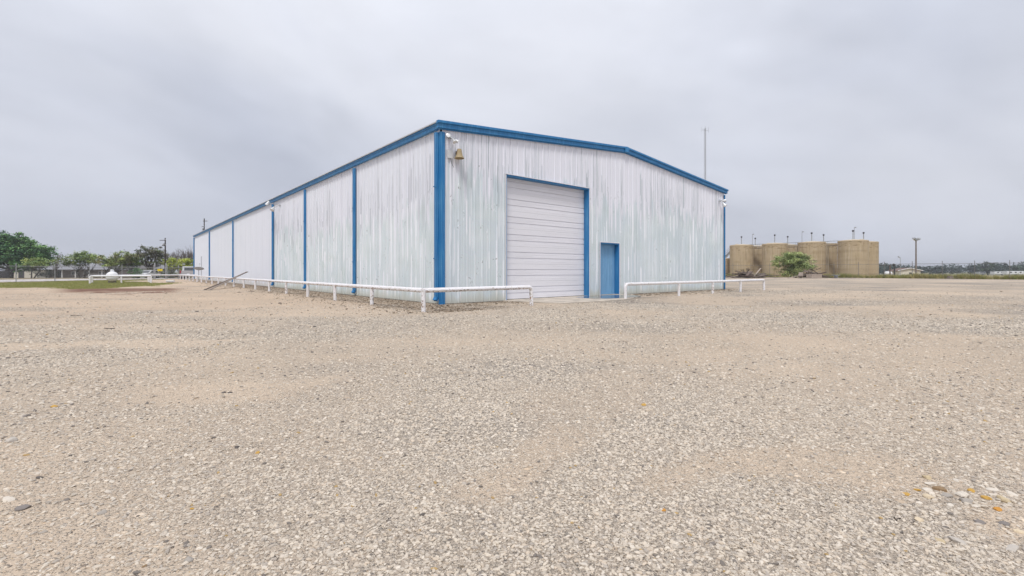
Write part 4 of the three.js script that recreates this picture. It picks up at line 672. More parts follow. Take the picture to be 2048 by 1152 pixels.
tree('round_bush', 'olive scrub between the taller tree and the parked car', 'shrub', gl(312, 96), { seed: 20, blobs: [[0, 1.0, 0, 2.4, 1.0, 1.2]], clumps: 60, clumpR: 0.35, leaves: 40, leaf: 0.2, colors: [[0.09, 0.1, 0.055], [0.07, 0.09, 0.045]], trunkH: 0.4, trunkR: 0.07, stems: 2 });
tree('round_bush', 'dark scrub along the road behind the yellow sign', 'shrub', gl(352, 90), { seed: 19, blobs: [[-1.6, 0.9, 0, 2.2, 0.9, 1.2], [2, 1.0, 0, 2.2, 1.0, 1.2]], clumps: 80, clumpR: 0.35, leaves: 36, leaf: 0.2, colors: [[0.07, 0.085, 0.05], [0.1, 0.1, 0.07], [0.06, 0.08, 0.04]], trunkH: 0.4, trunkR: 0.07, stems: 2 });
tree('green_bush', 'feathery green bush before the tan tanks', 'shrub', at(1586, 70.5), { seed: 18, blobs: [[-0.6, 2.2, 0, 2.5, 1.5, 2], [1.4, 2.2, 0, 1.9, 1.3, 1.8], [0, 3.0, 0, 2.0, 0.9, 1.6], [-0.6, 0.9, 0.4, 1.5, 0.7, 1.4]], clumps: 210, clumpR: 0.42, leaves: 80, leaf: 0.18, colors: GB, trunkH: 0.6, trunkR: 0.09, stems: 4, forks: 8 });
bareTree('bare_shrub', 'small leafless dark shrub before the leftmost tan tank', 'shrub', at(1491, 73, 0.3), { seed: 23, levels: 4, split: 3, spread: 0.85, rise: 0.05, len: 0.55, r: 0.06, bark: M.bark, stems: 2 });
{ // far wood on the right: one mass of crowns
  reseed(900); const out = [], cols = [];
  for (let i = 0; i < 340; i++) {
    const px = mix(1380, 2330, rnd()), d = rr(250, 300), h = (3.2 + 3.0 * fbm(px * 0.012, 3, 3) + rr(-0.6, 0.9)) * 1.05, [x, , z] = at(px, d), gy = groundY(x, z), tone = rr(0.65, 1.2), R = rr(2.2, 4.2);
    for (let k = 0; k < 85; k++) { const v = new THREE.Vector3(gauss(), gauss(), gauss()).normalize().multiplyScalar(Math.pow(rnd(), 0.4)), p = new THREE.Vector3(x + v.x * R, gy + h * 0.6 + v.y * h * 0.55, z + v.z * R); const c = tone * rr(0.8, 1.2); leafQuad(out, cols, p, rr(0.7, 1.5), [0.03 * c, 0.058 * c, 0.045 * c]); }
  }
  const g = new THREE.BufferGeometry(); g.setAttribute('position', new THREE.Float32BufferAttribute(out, 3)); g.setAttribute('color', new THREE.Float32BufferAttribute(cols, 3)); g.computeVertexNormals();
  tag(mesh('distant_wood', g, M.leaf, scene), 'dark blue-green line of far trees along the right horizon', 'trees', null, 'stuff');
}
for (const [px, d, s, k, l] of [[1976, 235, 31, 1, 'taller dark round tree standing out of the far treeline'], [2032, 240, 32, 0.72, 'dark tree at the right edge of the far treeline']])
  tree('distant_tree', l, 'tree', gl(px, d), { seed: s, blobs: [[0, 4.6 * k, 0, 4.2 * k, 2.6 * k, 3], [-1, 2.4 * k, 0, 5 * k, 1.6 * k, 3]], clumps: 70, clumpR: 0.8, leaves: 30, leaf: 0.7, colors: [[0.034, 0.058, 0.036], [0.045, 0.066, 0.04]], trunkH: 1.6, trunkR: 0.3 });

// grass: one object per stand
function tufts(name, label, list, h0, h1, colors, mat = M.grass) {
  const blades = []; for (let i = 0; i < 7; i++) { const a = i * 0.9, l = 0.55 + 0.45 * ((i * 37) % 10) / 10, bx = Math.cos(a) * 0.5, bz = Math.sin(a) * 0.5; blades.push(new Float32Array([bx * 0.15 - bz * 0.09, 0, bz * 0.15 + bx * 0.09, bx * 0.15 + bz * 0.09, 0, bz * 0.15 - bx * 0.09, bx * 0.75, l, bz * 0.75])); }
  const g = new THREE.BufferGeometry(), all = new Float32Array(blades.length * 9); blades.forEach((b, i) => all.set(b, i * 9)); g.setAttribute('position', new THREE.BufferAttribute(all, 3)); g.computeVertexNormals();
  const m = new THREE.InstancedMesh(g, mat, list.length), q = new THREE.Object3D(), c = new THREE.Color(); m.name = numbered(name);
  list.forEach(([x, z, k = 1], i) => { const h = rr(h0, h1) * k; q.position.set(x, groundY(x, z) - 0.01, z); q.rotation.set(gauss() * 0.15, rnd() * 6.28, gauss() * 0.15); q.scale.set(h * rr(0.7, 1.2), h, h * rr(0.7, 1.2)); q.updateMatrix(); m.setMatrixAt(i, q.matrix); const p = colors[Math.floor(rnd() * colors.length)], v = rr(0.75, 1.25); m.setColorAt(i, c.setRGB(p[0] * v, p[1] * v, p[2] * v)); });
  m.castShadow = m.receiveShadow = true; scene.add(m); return tag(m, label, 'grass', null, 'stuff');
}
reseed(510);
{ const list = []; while (list.length < 26000) { const x = rr(-46, -22), z = rr(-57, -24); if (lawnEdge(x, z) && fbm(x * 0.7, z * 0.7, 3) > 0.3) list.push([x, z]); } tufts('lawn_grass', 'short green grass strip along the left fence', list, 0.05, 0.12, [[0.29, 0.31, 0.085], [0.23, 0.27, 0.07], [0.37, 0.35, 0.14]]); }
{ const list = []; for (let i = 0; i < 9000; i++) { const k = rr(-14, 58), off = 0.1 + Math.abs(gauss()) * 2.6, x = FR[0] + FD[0] * k - FD[1] * off * 0.9 - FD[1] * -0.6, z = FR[2] + FD[1] * k + FD[0] * off * 0.9; const dens = fbm(x * 0.3, z * 0.3, 3); if (dens > (k > 9 ? 0.52 : 0.36)) list.push([x, z, (k > 9 ? 0.35 : 0.6) + dens]); } tufts('fence_weeds', 'yellow-green weeds along the right fence', list, 0.35, 0.85, [[0.3, 0.3, 0.09], [0.42, 0.36, 0.17], [0.22, 0.25, 0.07], [0.4, 0.36, 0.15]]); }
{ const list = []; for (let i = 0; i < 16000; i++) { const k = rr(-30, 70), off = 3 + rnd() ** 1.6 * 70, x = FR[0] + FD[0] * k - FD[1] * off, z = FR[2] + FD[1] * k + FD[0] * off; list.push([x, z, 1]); } tufts('field_grass', 'dry yellow field grass beyond the right fence', list, 0.2, 0.5, [[0.42, 0.36, 0.18], [0.36, 0.33, 0.14], [0.3, 0.3, 0.12]]); }

// ---------------------------------------------------------------- things beyond the fences
{ // low ranch house
  const p = gl(160, 128), t = thing('ranch_house', 'long low house with grey roof and white porch posts across the road', 'house', p, 0.06), w = 22, H = 2.15;
  mesh('wall', box(w, H, 7, 0, H / 2, -2.5), M.brick, t);
  const gab = (x0, x1, z0, z1, y, h) => { const s = new THREE.Shape(); s.moveTo(z0, y); s.lineTo((z0 + z1) / 2, y + h); s.lineTo(z1, y); s.lineTo(z1, y - 0.14); s.lineTo(z0, y - 0.14); s.closePath(); return metric(new THREE.ExtrudeGeometry(s, { depth: x1 - x0, bevelEnabled: false }).rotateY(-Math.PI / 2).translate(x1, 0, 0)); };
  const rf = mesh('roof', gab(-w / 2 - 0.5, w / 2 + 0.5, -6.6, 3.1, H + 0.16, 1.5), M.roofGrey, t); mesh('chimney', box(0.9, 1.7, 0.9, -4.2, H + 1.4, -1), M.brick, rf);
  for (const x of [-9.8, -6.2, -2.6, 0.8, 4.2, 7.6]) mesh('porch_post', bevelBox(0.22, H, 0.2, 0.02, x, H / 2, 2.4), M.white, t);
  for (const x of [-8.2, -0.6, 2.6, 6.4, 9.4]) { const f = mesh('window', box(1.5, 1.1, 0.08, x, 1.3, 1.03), M.white, t); mesh('pane', box(1.3, 0.9, 0.04, x, 1.3, 1.08), M.glass, f); }
  mesh('door', box(1.0, 2.0, 0.08, -4.4, 1.0, 1.03), M.dark, t); mesh('porch_rail', merge([box(6.6, 0.08, 0.06, 6, 1.0, 2.4), box(6.6, 0.06, 0.06, 6, 0.4, 2.4)]), M.white, t);
}
{ // grey-green house glimpsed between the trees
  const p = gl(287, 120), t = thing('small_house', 'grey-green gabled house glimpsed behind the parked white car', 'house', p, -0.5), w = 5.5; mesh('wall', box(w, 2.3, 6, 0, 1.15, -3), std({ color: lin(0.36, 0.42, 0.4), roughness: 0.85 }), t);
  const s = new THREE.Shape(); s.moveTo(-w / 2 - 0.4, 2.28); s.lineTo(0, 3.7); s.lineTo(w / 2 + 0.4, 2.28); s.closePath(); mesh('roof', metric(new THREE.ExtrudeGeometry(s, { depth: 6.6, bevelEnabled: false }).translate(0, 0.03, -6.3)), M.roofGrey, t);
  const f = mesh('window', box(1.2, 1.0, 0.08, -1.1, 1.35, 0.03), M.white, t); mesh('pane', box(1.0, 0.8, 0.04, -1.1, 1.35, 0.08), M.glass, f); mesh('door', box(0.95, 1.95, 0.06, 1.2, 1.0, 0.03), M.dark, t);
}
{ // pale shed left of the house
  const p = gl(62, 112), t = thing('garden_shed', 'pale metal shed with low roof behind the leaning tree', 'shed', p, 0.1); mesh('wall', box(5, 1.9, 3, 0, 0.95, 0), M.cream, t); const s = new THREE.Shape(); s.moveTo(-2.8, 1.88); s.lineTo(0, 2.6); s.lineTo(2.8, 1.88); s.closePath(); mesh('roof', metric(new THREE.ExtrudeGeometry(s, { depth: 3.3, bevelEnabled: false }).translate(0, 0.02, -1.6)), M.roofSheet, t); mesh('door', box(1.2, 1.7, 0.06, -0.8, 0.86, 1.54), M.dark, t);
}
{ // board fence behind the big tree
  const p = gl(-4, 104), t = thing('board_fence', 'dark weathered board fence under the big dark tree', 'fence', p, 0.03), m = std({ map: texWood, color: lin(0.16, 0.17, 0.22), roughness: 0.9 }); reseed(71);
  for (let i = 0; i < 34; i++) mesh('board', box(0.145, 1.6 + rr(-0.03, 0.03), 0.02, i * 0.15 - 2.4, 0.8, rr(0, 0.01)), m, t); mesh('fence_rail', merge([box(5.2, 0.09, 0.04, 0, 0.4, -0.035), box(5.2, 0.09, 0.04, 0, 1.3, -0.035)]), m, t);
}
function vehicle(name, label, category, p, turn, o) { // x is width, front looks to -z; side outline extruded across the width
  const t = thing(name, label, category, p, turn), paint = o.paint, w = o.w ?? 1.9;
  const ext = (pts, wd) => { const s = new THREE.Shape(); pts.forEach(([z, y], i) => i ? s.lineTo(z, y) : s.moveTo(z, y)); s.closePath(); return metric(new THREE.ExtrudeGeometry(s, { depth: wd - 0.08, bevelEnabled: true, bevelSize: 0.05, bevelThickness: 0.04, bevelSegments: 3 }).translate(0, 0, -wd / 2 + 0.04).rotateY(-Math.PI / 2)); };
  mesh('body', ext(o.body, w), paint, t); mesh('cab', ext(o.cab, w - 0.14), paint, t);
  for (const g of o.windows) mesh('window', ext(g.pts, g.w), M.glass, t);
  for (const z of o.axles) for (const s of [-1, 1]) { const wh = mesh('wheel', new THREE.Group() && lathe([[0.2, -0.11], [0.33, -0.11], [0.36, -0.07], [0.36, 0.07], [0.33, 0.11], [0.2, 0.11]], 24).rotateZ(Math.PI / 2), M.rubber, t, [s * (w / 2 - 0.08), 0.36, z]); mesh('rim', lathe([[0, 0.02], [0.08, 0.04], [0.2, 0.09], [0.21, 0.1], [0.21, -0.1], [0, -0.1]], 18).rotateZ(-s * Math.PI / 2), M.galv, wh); }
  for (const s of [-1, 1]) { mesh('tail_light', bevelBox(0.16, 0.42, 0.06, 0.02, s * (w / 2 - 0.1), o.lamp, o.rear + 0.04), M.red, t); mesh('headlight', bevelBox(0.3, 0.18, 0.06, 0.02, s * (w / 2 - 0.25), 0.78, o.front - 0.03), M.lens, t); }
  for (const [z, k] of [[o.rear + 0.1, 1], [o.front - 0.1, 1]]) mesh('bumper', bevelBox(w - 0.05, 0.18, 0.14, 0.04, 0, 0.52, z), M.galv, t);
  mesh('number_plate', box(0.32, 0.15, 0.02, 0, 0.72, o.rear + 0.065), M.white, t);
  return t;
}
vehicle('pickup_truck', 'silver pickup truck with red tail light at the far warehouse end', 'pickup truck', gl(381.5, 67), 0.5, { paint: M.silver, w: 1.98, rear: 2.7, front: -2.8, lamp: 1.0, axles: [1.75, -1.85], body: [[2.65, 0.45], [2.68, 1.12], [0.2, 1.14], [-1.2, 1.1], [-2.5, 1.02], [-2.75, 0.9], [-2.78, 0.45], [-2.3, 0.4], [2.2, 0.4]], cab: [[0.7, 1.12], [0.45, 1.72], [-0.75, 1.74], [-1.45, 1.12]], windows: [{ pts: [[0.72, 1.2], [0.55, 1.6], [0.5, 1.6], [0.66, 1.2]], w: 1.4 }, { pts: [[0.3, 1.2], [0.2, 1.6], [-0.7, 1.62], [-1.15, 1.2]], w: 1.9 }] });
vehicle('parked_car', 'white parked car across the road under the taller olive tree', 'car', gl(296, 92), Math.PI + 0.1, { paint: M.carWhite, w: 1.85, rear: 2.3, front: -2.2, lamp: 0.9, axles: [1.4, -1.4], body: [[2.25, 0.4], [2.3, 0.95], [1.6, 1.0], [-1.1, 1.0], [-2.1, 0.85], [-2.2, 0.4]], cab: [[2.1, 1.0], [1.8, 1.52], [-0.2, 1.54], [-1.1, 1.0]], windows: [{ pts: [[-0.3, 1.46], [-0.98, 1.06], [-1.06, 1.06], [-0.36, 1.48]], w: 1.45 }, { pts: [[1.7, 1.06], [1.55, 1.42], [-0.15, 1.45], [-0.75, 1.06]], w: 1.75 }] });
{ // gabled shed on the right
  const t = thing('gabled_shed', 'small cream gabled shed with red-brown roof beyond the right fence', 'shed', gl(1820, 112), -0.35), w = 4.1, H = 1.5, d = 6, s = new THREE.Shape(); s.moveTo(-w / 2, 0); s.lineTo(w / 2, 0); s.lineTo(w / 2, H); s.lineTo(0, H + 0.62); s.lineTo(-w / 2, H); s.closePath();
  mesh('wall', metric(new THREE.ExtrudeGeometry(s, { depth: d, bevelEnabled: false }).translate(0, 0, -d)), M.cream, t);
  for (const k of [-1, 1]) mesh('roof', metric(new THREE.BoxGeometry(w / 2 + 0.5, 0.09, d + 0.6).rotateZ(-k * 0.294).translate(k * (w / 4 + 0.1), H + 0.34, -d / 2)), M.roofRed, t);
  const f = mesh('window', box(0.5, 0.5, 0.06, 0.1, 0.85, 0.03), M.dark, t); mesh('pane', box(0.4, 0.4, 0.03, 0.1, 0.85, 0.07), M.glass, f);
  mesh('fascia', merge([bar([0, H + 0.68, 0.33], [w / 2 + 0.42, H + 0.04, 0.33], 0.04, 0.16), bar([0, H + 0.68, 0.33], [-w / 2 - 0.42, H + 0.04, 0.33], 0.04, 0.16)]), M.white, t);
}
{ // pipe frame and white drum right of the tanks
  const t = thing('pipe_portal', 'dark pipe frame with a ball cap right of the tan tanks', 'pipe frame', at(1780, 88)); mesh('post', seg([0, 0, 0], [0, 2.05, 0], 0.12, 0.12, 10), M.rust, t); mesh('post', seg([0.85, 0, 0], [0.85, 2.1, 0], 0.13, 0.13, 10), M.dark, t); mesh('crossbar', seg([-2.6, 2.08, 0], [0.9, 2.08, 0], 0.07, 0.07, 10), M.dark, t); mesh('ball_cap', new THREE.SphereGeometry(0.2, 16, 12).translate(0.7, 2.24, 0), M.dark, t);
  const u = thing('round_drum', 'white rounded drum lying by the pipe frame', 'tank', at(1776.5, 93)); const pts = []; for (let k = 0; k <= 8; k++) { const a = -Math.PI / 2 + k / 8 * Math.PI / 2; pts.push([Math.max(0, 0.42 * Math.cos(a)), -0.4 + 0.3 * Math.sin(a)]); } for (let k = 0; k <= 8; k++) { const a = k / 8 * Math.PI / 2; pts.push([Math.max(0, 0.42 * Math.cos(a)), 0.4 + 0.3 * Math.sin(a)]); } mesh('shell', lathe(pts, 24).rotateZ(Math.PI / 2).translate(0, 0.52, 0), M.white, u); mesh('cradle', merge([box(0.1, 0.25, 0.6, -0.3, 0.1, 0), box(0.1, 0.25, 0.6, 0.3, 0.1, 0)]), M.rust, u);
}
[[1961, 232, 3.2, 'pale trailer left of the white ones below the far treeline'], [1999, 228, 7, 'long low white trailer below the far treeline'], [2026, 218, 8, 'largest white trailer at the right edge below the treeline']].forEach(([px, d, w, l], i) => {
  const t = thing('far_trailer', l, 'trailer', gl(px, d)), h = 1.2 + i * 0.2; mesh('body', bevelBox(w, h, 2.4, 0.15, 0, 0.5 + h / 2, 0), i ? M.carWhite : M.galv, t); for (let k = 0; k < 3; k++) mesh('window', box(0.8, 0.5, 0.05, (k - 1) * w * 0.28, 0.6 + h * 0.6, 1.22), M.glass, t); mesh('wheel', seg([0, 0.35, 1.25], [0, 0.35, 1.0], 0.35, 0.35, 14), M.rubber, t);
});

// ---------------------------------------------------------------- scrap by the tanks
reseed(611);
function scrapBoard(label, px, d, y, len, w, yaw, pitch, mat) { const m = mesh('scrap_board', bevelBox(len, 0.06, w, 0.008), mat, scene, at(px, d, y), [0, yaw, pitch]); m.rotation.order = 'YXZ'; tag(m, label, 'board', 'scrap boards before the tan tanks'); }
const SB = (px, dpt, y, len, w, yaw, pitch, mat, label) => scrapBoard(label, px, dpt, y, len, w, yaw, pitch, mat);
SB(1514, 69, 0.75, 1.9, 0.26, 0.2, 0.82, M.woodPale, 'pale board propped steeply on the scrap heap');
SB(1462, 68, 0.16, 2.4, 0.3, 0.1, 0.05, M.woodDark, 'dark board lowest at the left end of the scrap heap');
SB(1458, 69, 0.5, 1.6, 0.3, -0.2, -0.35, M.woodDark, 'dark tilted board nearest the warehouse corner');
SB(1478, 68.5, 0.32, 2.2, 0.4, 0.3, 0.08, M.wood, 'grey board lying across the heap below the bare shrub');
SB(1490, 67.5, 0.2, 2.8, 0.35, -0.1, 0.12, M.wood, 'long grey board at the front of the heap');
SB(1497, 69.5, 0.62, 1.5, 0.9, 0.2, -0.06, M.woodPale, 'pale broad panel on top of the heap');
SB(1505, 67.5, 0.14, 2.2, 0.3, 0.25, -0.1, M.woodDark, 'dark board right of the long grey one');
SB(1543, 67.5, 0.36, 1.9, 0.7, -0.1, 0.06, M.woodDark, 'dark flat panel right of the heap');
SB(1540, 67, 0.12, 2.0, 0.8, 0.1, 0.0, M.wood, 'grey panel under the dark flat one');
SB(1592, 66.5, 0.25, 2.6, 0.35, 0.2, 0.17, M.wood, 'grey board slanting under the green bush');
SB(1601, 66.2, 0.4, 0.9, 0.7, 0.3, 1.3, M.woodPale, 'pale square panel standing at the bush foot');
SB(1612, 66.5, 0.7, 2.0, 0.14, 0.1, 0.75, M.woodDark, 'dark beam standing steeply left of the crate');
SB(1624, 66.5, 0.95, 2.6, 0.14, -0.2, 0.42, M.woodDark, 'dark beam slanting up over the crate');
SB(1634, 66.2, 0.75, 2.4, 0.13, 0.2, -0.5, M.woodDark, 'dark beam slanting down right of the crate');
SB(1620, 66, 1.0, 1.6, 0.12, 0.4, 0.2, M.rust, 'rusty beam lying across the crate heap');
SB(1568, 66, 0.06, 2.6, 0.3, 0, 0.02, M.woodPale, 'pale board flat on the ground left of the bush foot');
SB(1656, 65.5, 0.06, 2.6, 0.25, 0.1, 0.0, M.woodDark, 'dark board flat on the ground right of the crate');
SB(1690, 65.5, 0.05, 2.8, 0.2, -0.1, 0.0, M.wood, 'grey board flat on the ground right of the spool');
reseed(640);
for (let i = 0; i < 62; i++) { const right = i % 3 === 2, c = right ? [1622, 26] : [1492, 44], px = c[0] + gauss() * c[1] * 0.8, d = rr(65.8, 69.5), up = Math.max(0, 1 - Math.abs(px - c[0]) / c[1]), dark = rnd(), m = mesh('scrap_board', bevelBox(rr(0.9, 2.6), rr(0.05, 0.16), rr(0.14, 0.5), 0.008), dark < 0.5 ? M.woodDark : dark < 0.75 ? M.wood : dark < 0.87 ? M.rust : M.woodPale, scene, at(px, d, 0.06 + rnd() * (0.15 + 0.75 * up))); m.rotation.set(0, gauss() * 0.7, gauss() * 0.28, 'YXZ'); const heap = right ? 'heap right of the green bush' : 'heap left of the green bush', tone = dark < 0.5 ? 'dark brown' : dark < 0.75 ? 'grey weathered' : dark < 0.87 ? 'rusty' : 'pale'; tag(m, `${tone} broken board jumbled in the scrap ${heap}`, 'board', `${tone} boards in the ${heap}`); }
function crate(label, px, d, w, h, dp, turn, mat) { const t = thing('wooden_crate', label, 'crate', at(px, d), turn); for (let i = 0; i < 5; i++) for (const s of [-1, 1]) { mesh('slat', bevelBox(w / 5 - 0.03, h - 0.06, 0.03, 0.005, -w / 2 + (i + 0.5) * w / 5, h / 2, s * dp / 2), mat, t); } for (const s of [-1, 1]) mesh('end_panel', bevelBox(0.03, h - 0.06, dp - 0.05, 0.005, s * (w / 2 - 0.02), h / 2, 0), mat, t); for (const s of [-1, 1]) for (const y of [0.08, h - 0.08]) mesh('rim', bevelBox(w + 0.04, 0.09, 0.03, 0.006, 0, y, s * (dp / 2 + 0.031)), mat, t); mesh('bottom', box(w - 0.08, 0.03, dp - 0.08, 0, 0.06, 0), mat, t); }
crate('weathered grey-white slatted crate below the beams right of the bush', 1628, 64.5, 1.55, 0.62, 1.0, 0.1, M.woodPale);
crate('pale broken crate on the scrap heap beside the propped board', 1523, 68.5, 0.85, 0.75, 0.7, 0.3, M.wood);
crate('low grey crate at the foot of the right fence', 1903, 61, 1.05, 0.42, 0.8, -0.1, M.wood);
{ const t = thing('cable_spool', 'small grey metal spool on the ground between crate and tanks', 'spool', at(1672, 66)); mesh('flange', lathe([[0, 0.06], [0.5, 0.06], [0.5, 0], [0, 0]], 24), M.galv, t, [0, 0.02, 0]); mesh('flange', lathe([[0, 0.06], [0.5, 0.06], [0.5, 0], [0, 0]], 24), M.galv, t, [0, 0.4, 0]); mesh('core', seg([0, 0.06, 0], [0, 0.4, 0], 0.24, 0.24, 20), M.fencePost, t); }
{ const t = thing('rubble_block', 'dark triangular lump beside the low crate at the right fence', 'debris', at(1917, 60.5), 0.3); mesh('block', flat(new THREE.ConeGeometry(0.35, 0.42, 5).translate(0, 0.2, 0)), M.woodDark, t); const u = thing('low_bench', 'low dark plank bench at the foot of the right fence', 'bench', at(1929, 60.5), -0.1); mesh('seat', bevelBox(0.95, 0.06, 0.35, 0.01, 0, 0.34, 0), M.woodDark, u); for (const s of [-1, 1]) mesh('leg', bevelBox(0.06, 0.32, 0.3, 0.01, s * 0.36, 0.16, 0), M.wood, u); }
{ const c = at(352, 41.5), t = thing('utility_cover', 'small pale box lid in the grass at the lawn\'s right tip', 'cover', [c[0] - 0.5, 0, c[2]], 0.4); mesh('lid', bevelBox(0.6, 0.14, 0.4, 0.03, 0, 0.12, 0), M.lamp, t); mesh('base', box(0.5, 0.1, 0.32, 0, 0.02, 0), M.concDry, t); }

// ---------------------------------------------------------------- stones
function stoneGeo(s, detail = 0, flatten = 0.55) { // broken stone: a jittered icosahedron cut by a few planes
  reseed(s); let g = new THREE.IcosahedronGeometry(1, detail); const p = g.attributes.position, key = new Map(), planes = []; for (let i = 0; i < 5; i++) planes.push([new THREE.Vector3(gauss(), gauss(), gauss()).normalize(), rr(0.55, 0.85)]);
  for (let i = 0; i < p.count; i++) { const v = new THREE.Vector3().fromBufferAttribute(p, i), k = v.toArray().map((x) => x.toFixed(3)).join(); if (!key.has(k)) { const q = v.clone().multiplyScalar(rr(0.78, 1.18)); for (const [n, d] of planes) { const e = q.dot(n) - d; if (e > 0) q.addScaledVector(n, -e); } key.set(k, q); } const q = key.get(k); p.setXYZ(i, q.x, q.y * flatten, q.z * 0.8); }
  g.deleteAttribute('uv'); g.deleteAttribute('normal'); g.computeVertexNormals(); return g;
}
const stoneVariants = [0, 1, 2, 3, 4, 5].map((i) => stoneGeo(7000 + i * 13, 0, 0.42 + 0.06 * i));
{ // loose gravel over the yard
  const pal = [[0.58, 0.505, 0.41], [0.6, 0.525, 0.43], [0.55, 0.48, 0.395], [0.5, 0.44, 0.365], [0.56, 0.47, 0.37], [0.64, 0.57, 0.48], [0.54, 0.47, 0.39], [0.42, 0.37, 0.315]], lists = stoneVariants.map(() => []);
  reseed(8181);
  const rings = [[0.9, 2.6, 20000, 0.0026, 0.0125], [2.6, 4.5, 11500, 0.0034, 0.0155], [4.5, 8, 4600, 0.005, 0.02], [8, 15, 1500, 0.008, 0.026], [15, 30, 150, 0.012, 0.034]];
  for (const [r0, r1, dens, s0, s1] of rings) {
    const a0 = -Math.PI / 2 - 1.05, a1 = -Math.PI / 2 + 1.05, area = (r1 * r1 - r0 * r0) / 2 * (a1 - a0), n = Math.round(area * dens);
    for (let i = 0; i < n; i++) {
      const r = Math.sqrt(mix(r0 * r0, r1 * r1, rnd())), a = mix(a0, a1, rnd()), x = r * Math.cos(a), z = r * Math.sin(a), q = rnd(), st = stony(x, z);
      if (q > 0.06 + 0.94 * st) continue; const [lx, lz] = toLocal(x, z); if (lx > -0.1 && lz < 0.1) continue; if (lx > 2.3 && lx < 9 && lz < 2.4) continue; if (lawnEdge(x, z)) continue;
      const s = s0 + (s1 - s0) * Math.pow(rnd(), 4.2); lists[Math.floor(rnd() * lists.length)].push([x, z, s]);
    }
  }
  const q = new THREE.Object3D(), c = new THREE.Color();
  lists.forEach((l, v) => {
    const m = new THREE.InstancedMesh(stoneVariants[v], M.stone, l.length); m.name = numbered('gravel');
    l.forEach(([x, z, s], i) => { q.position.set(x, groundY(x, z) + s * rr(-0.2, 0.25), z); q.rotation.set(gauss() * 0.35, rnd() * 6.28, gauss() * 0.35); q.scale.set(s * rr(0.8, 1.5), s * rr(0.7, 1.1), s * rr(0.8, 1.2)); q.updateMatrix(); m.setMatrixAt(i, q.matrix); const t = rnd(), p = t < 0.004 ? [0.42, 0.29, 0.13] : t < (Math.hypot(x, z) > 4 ? 0.06 : 0.02) ? [0.19, 0.165, 0.145] : pal[Math.floor(rnd() * pal.length)], k = rr(0.88, 1.12); m.setColorAt(i, c.setRGB(p[0] * k, p[1] * k, p[2] * k)); });
    m.castShadow = m.receiveShadow = true; scene.add(m); tag(m, 'loose crushed limestone gravel spread over the yard', 'gravel', 'loose gravel of the yard', 'stuff');
  });
}
const bigStones = [0, 1, 2, 3, 4, 5, 6].map((i) => stoneGeo(9100 + i * 7, 1, 0.38 + 0.07 * (i % 4)));
const C = { white: [0.64, 0.575, 0.49], cream: [0.62, 0.51, 0.36], grey: [0.36, 0.325, 0.285], slate: [0.22, 0.195, 0.18], dark: [0.11, 0.095, 0.085], ochre: [0.5, 0.3, 0.07], orange: [0.52, 0.25, 0.05], brown: [0.27, 0.18, 0.1], tan: [0.52, 0.42, 0.27], blue: [0.5, 0.455, 0.4] };
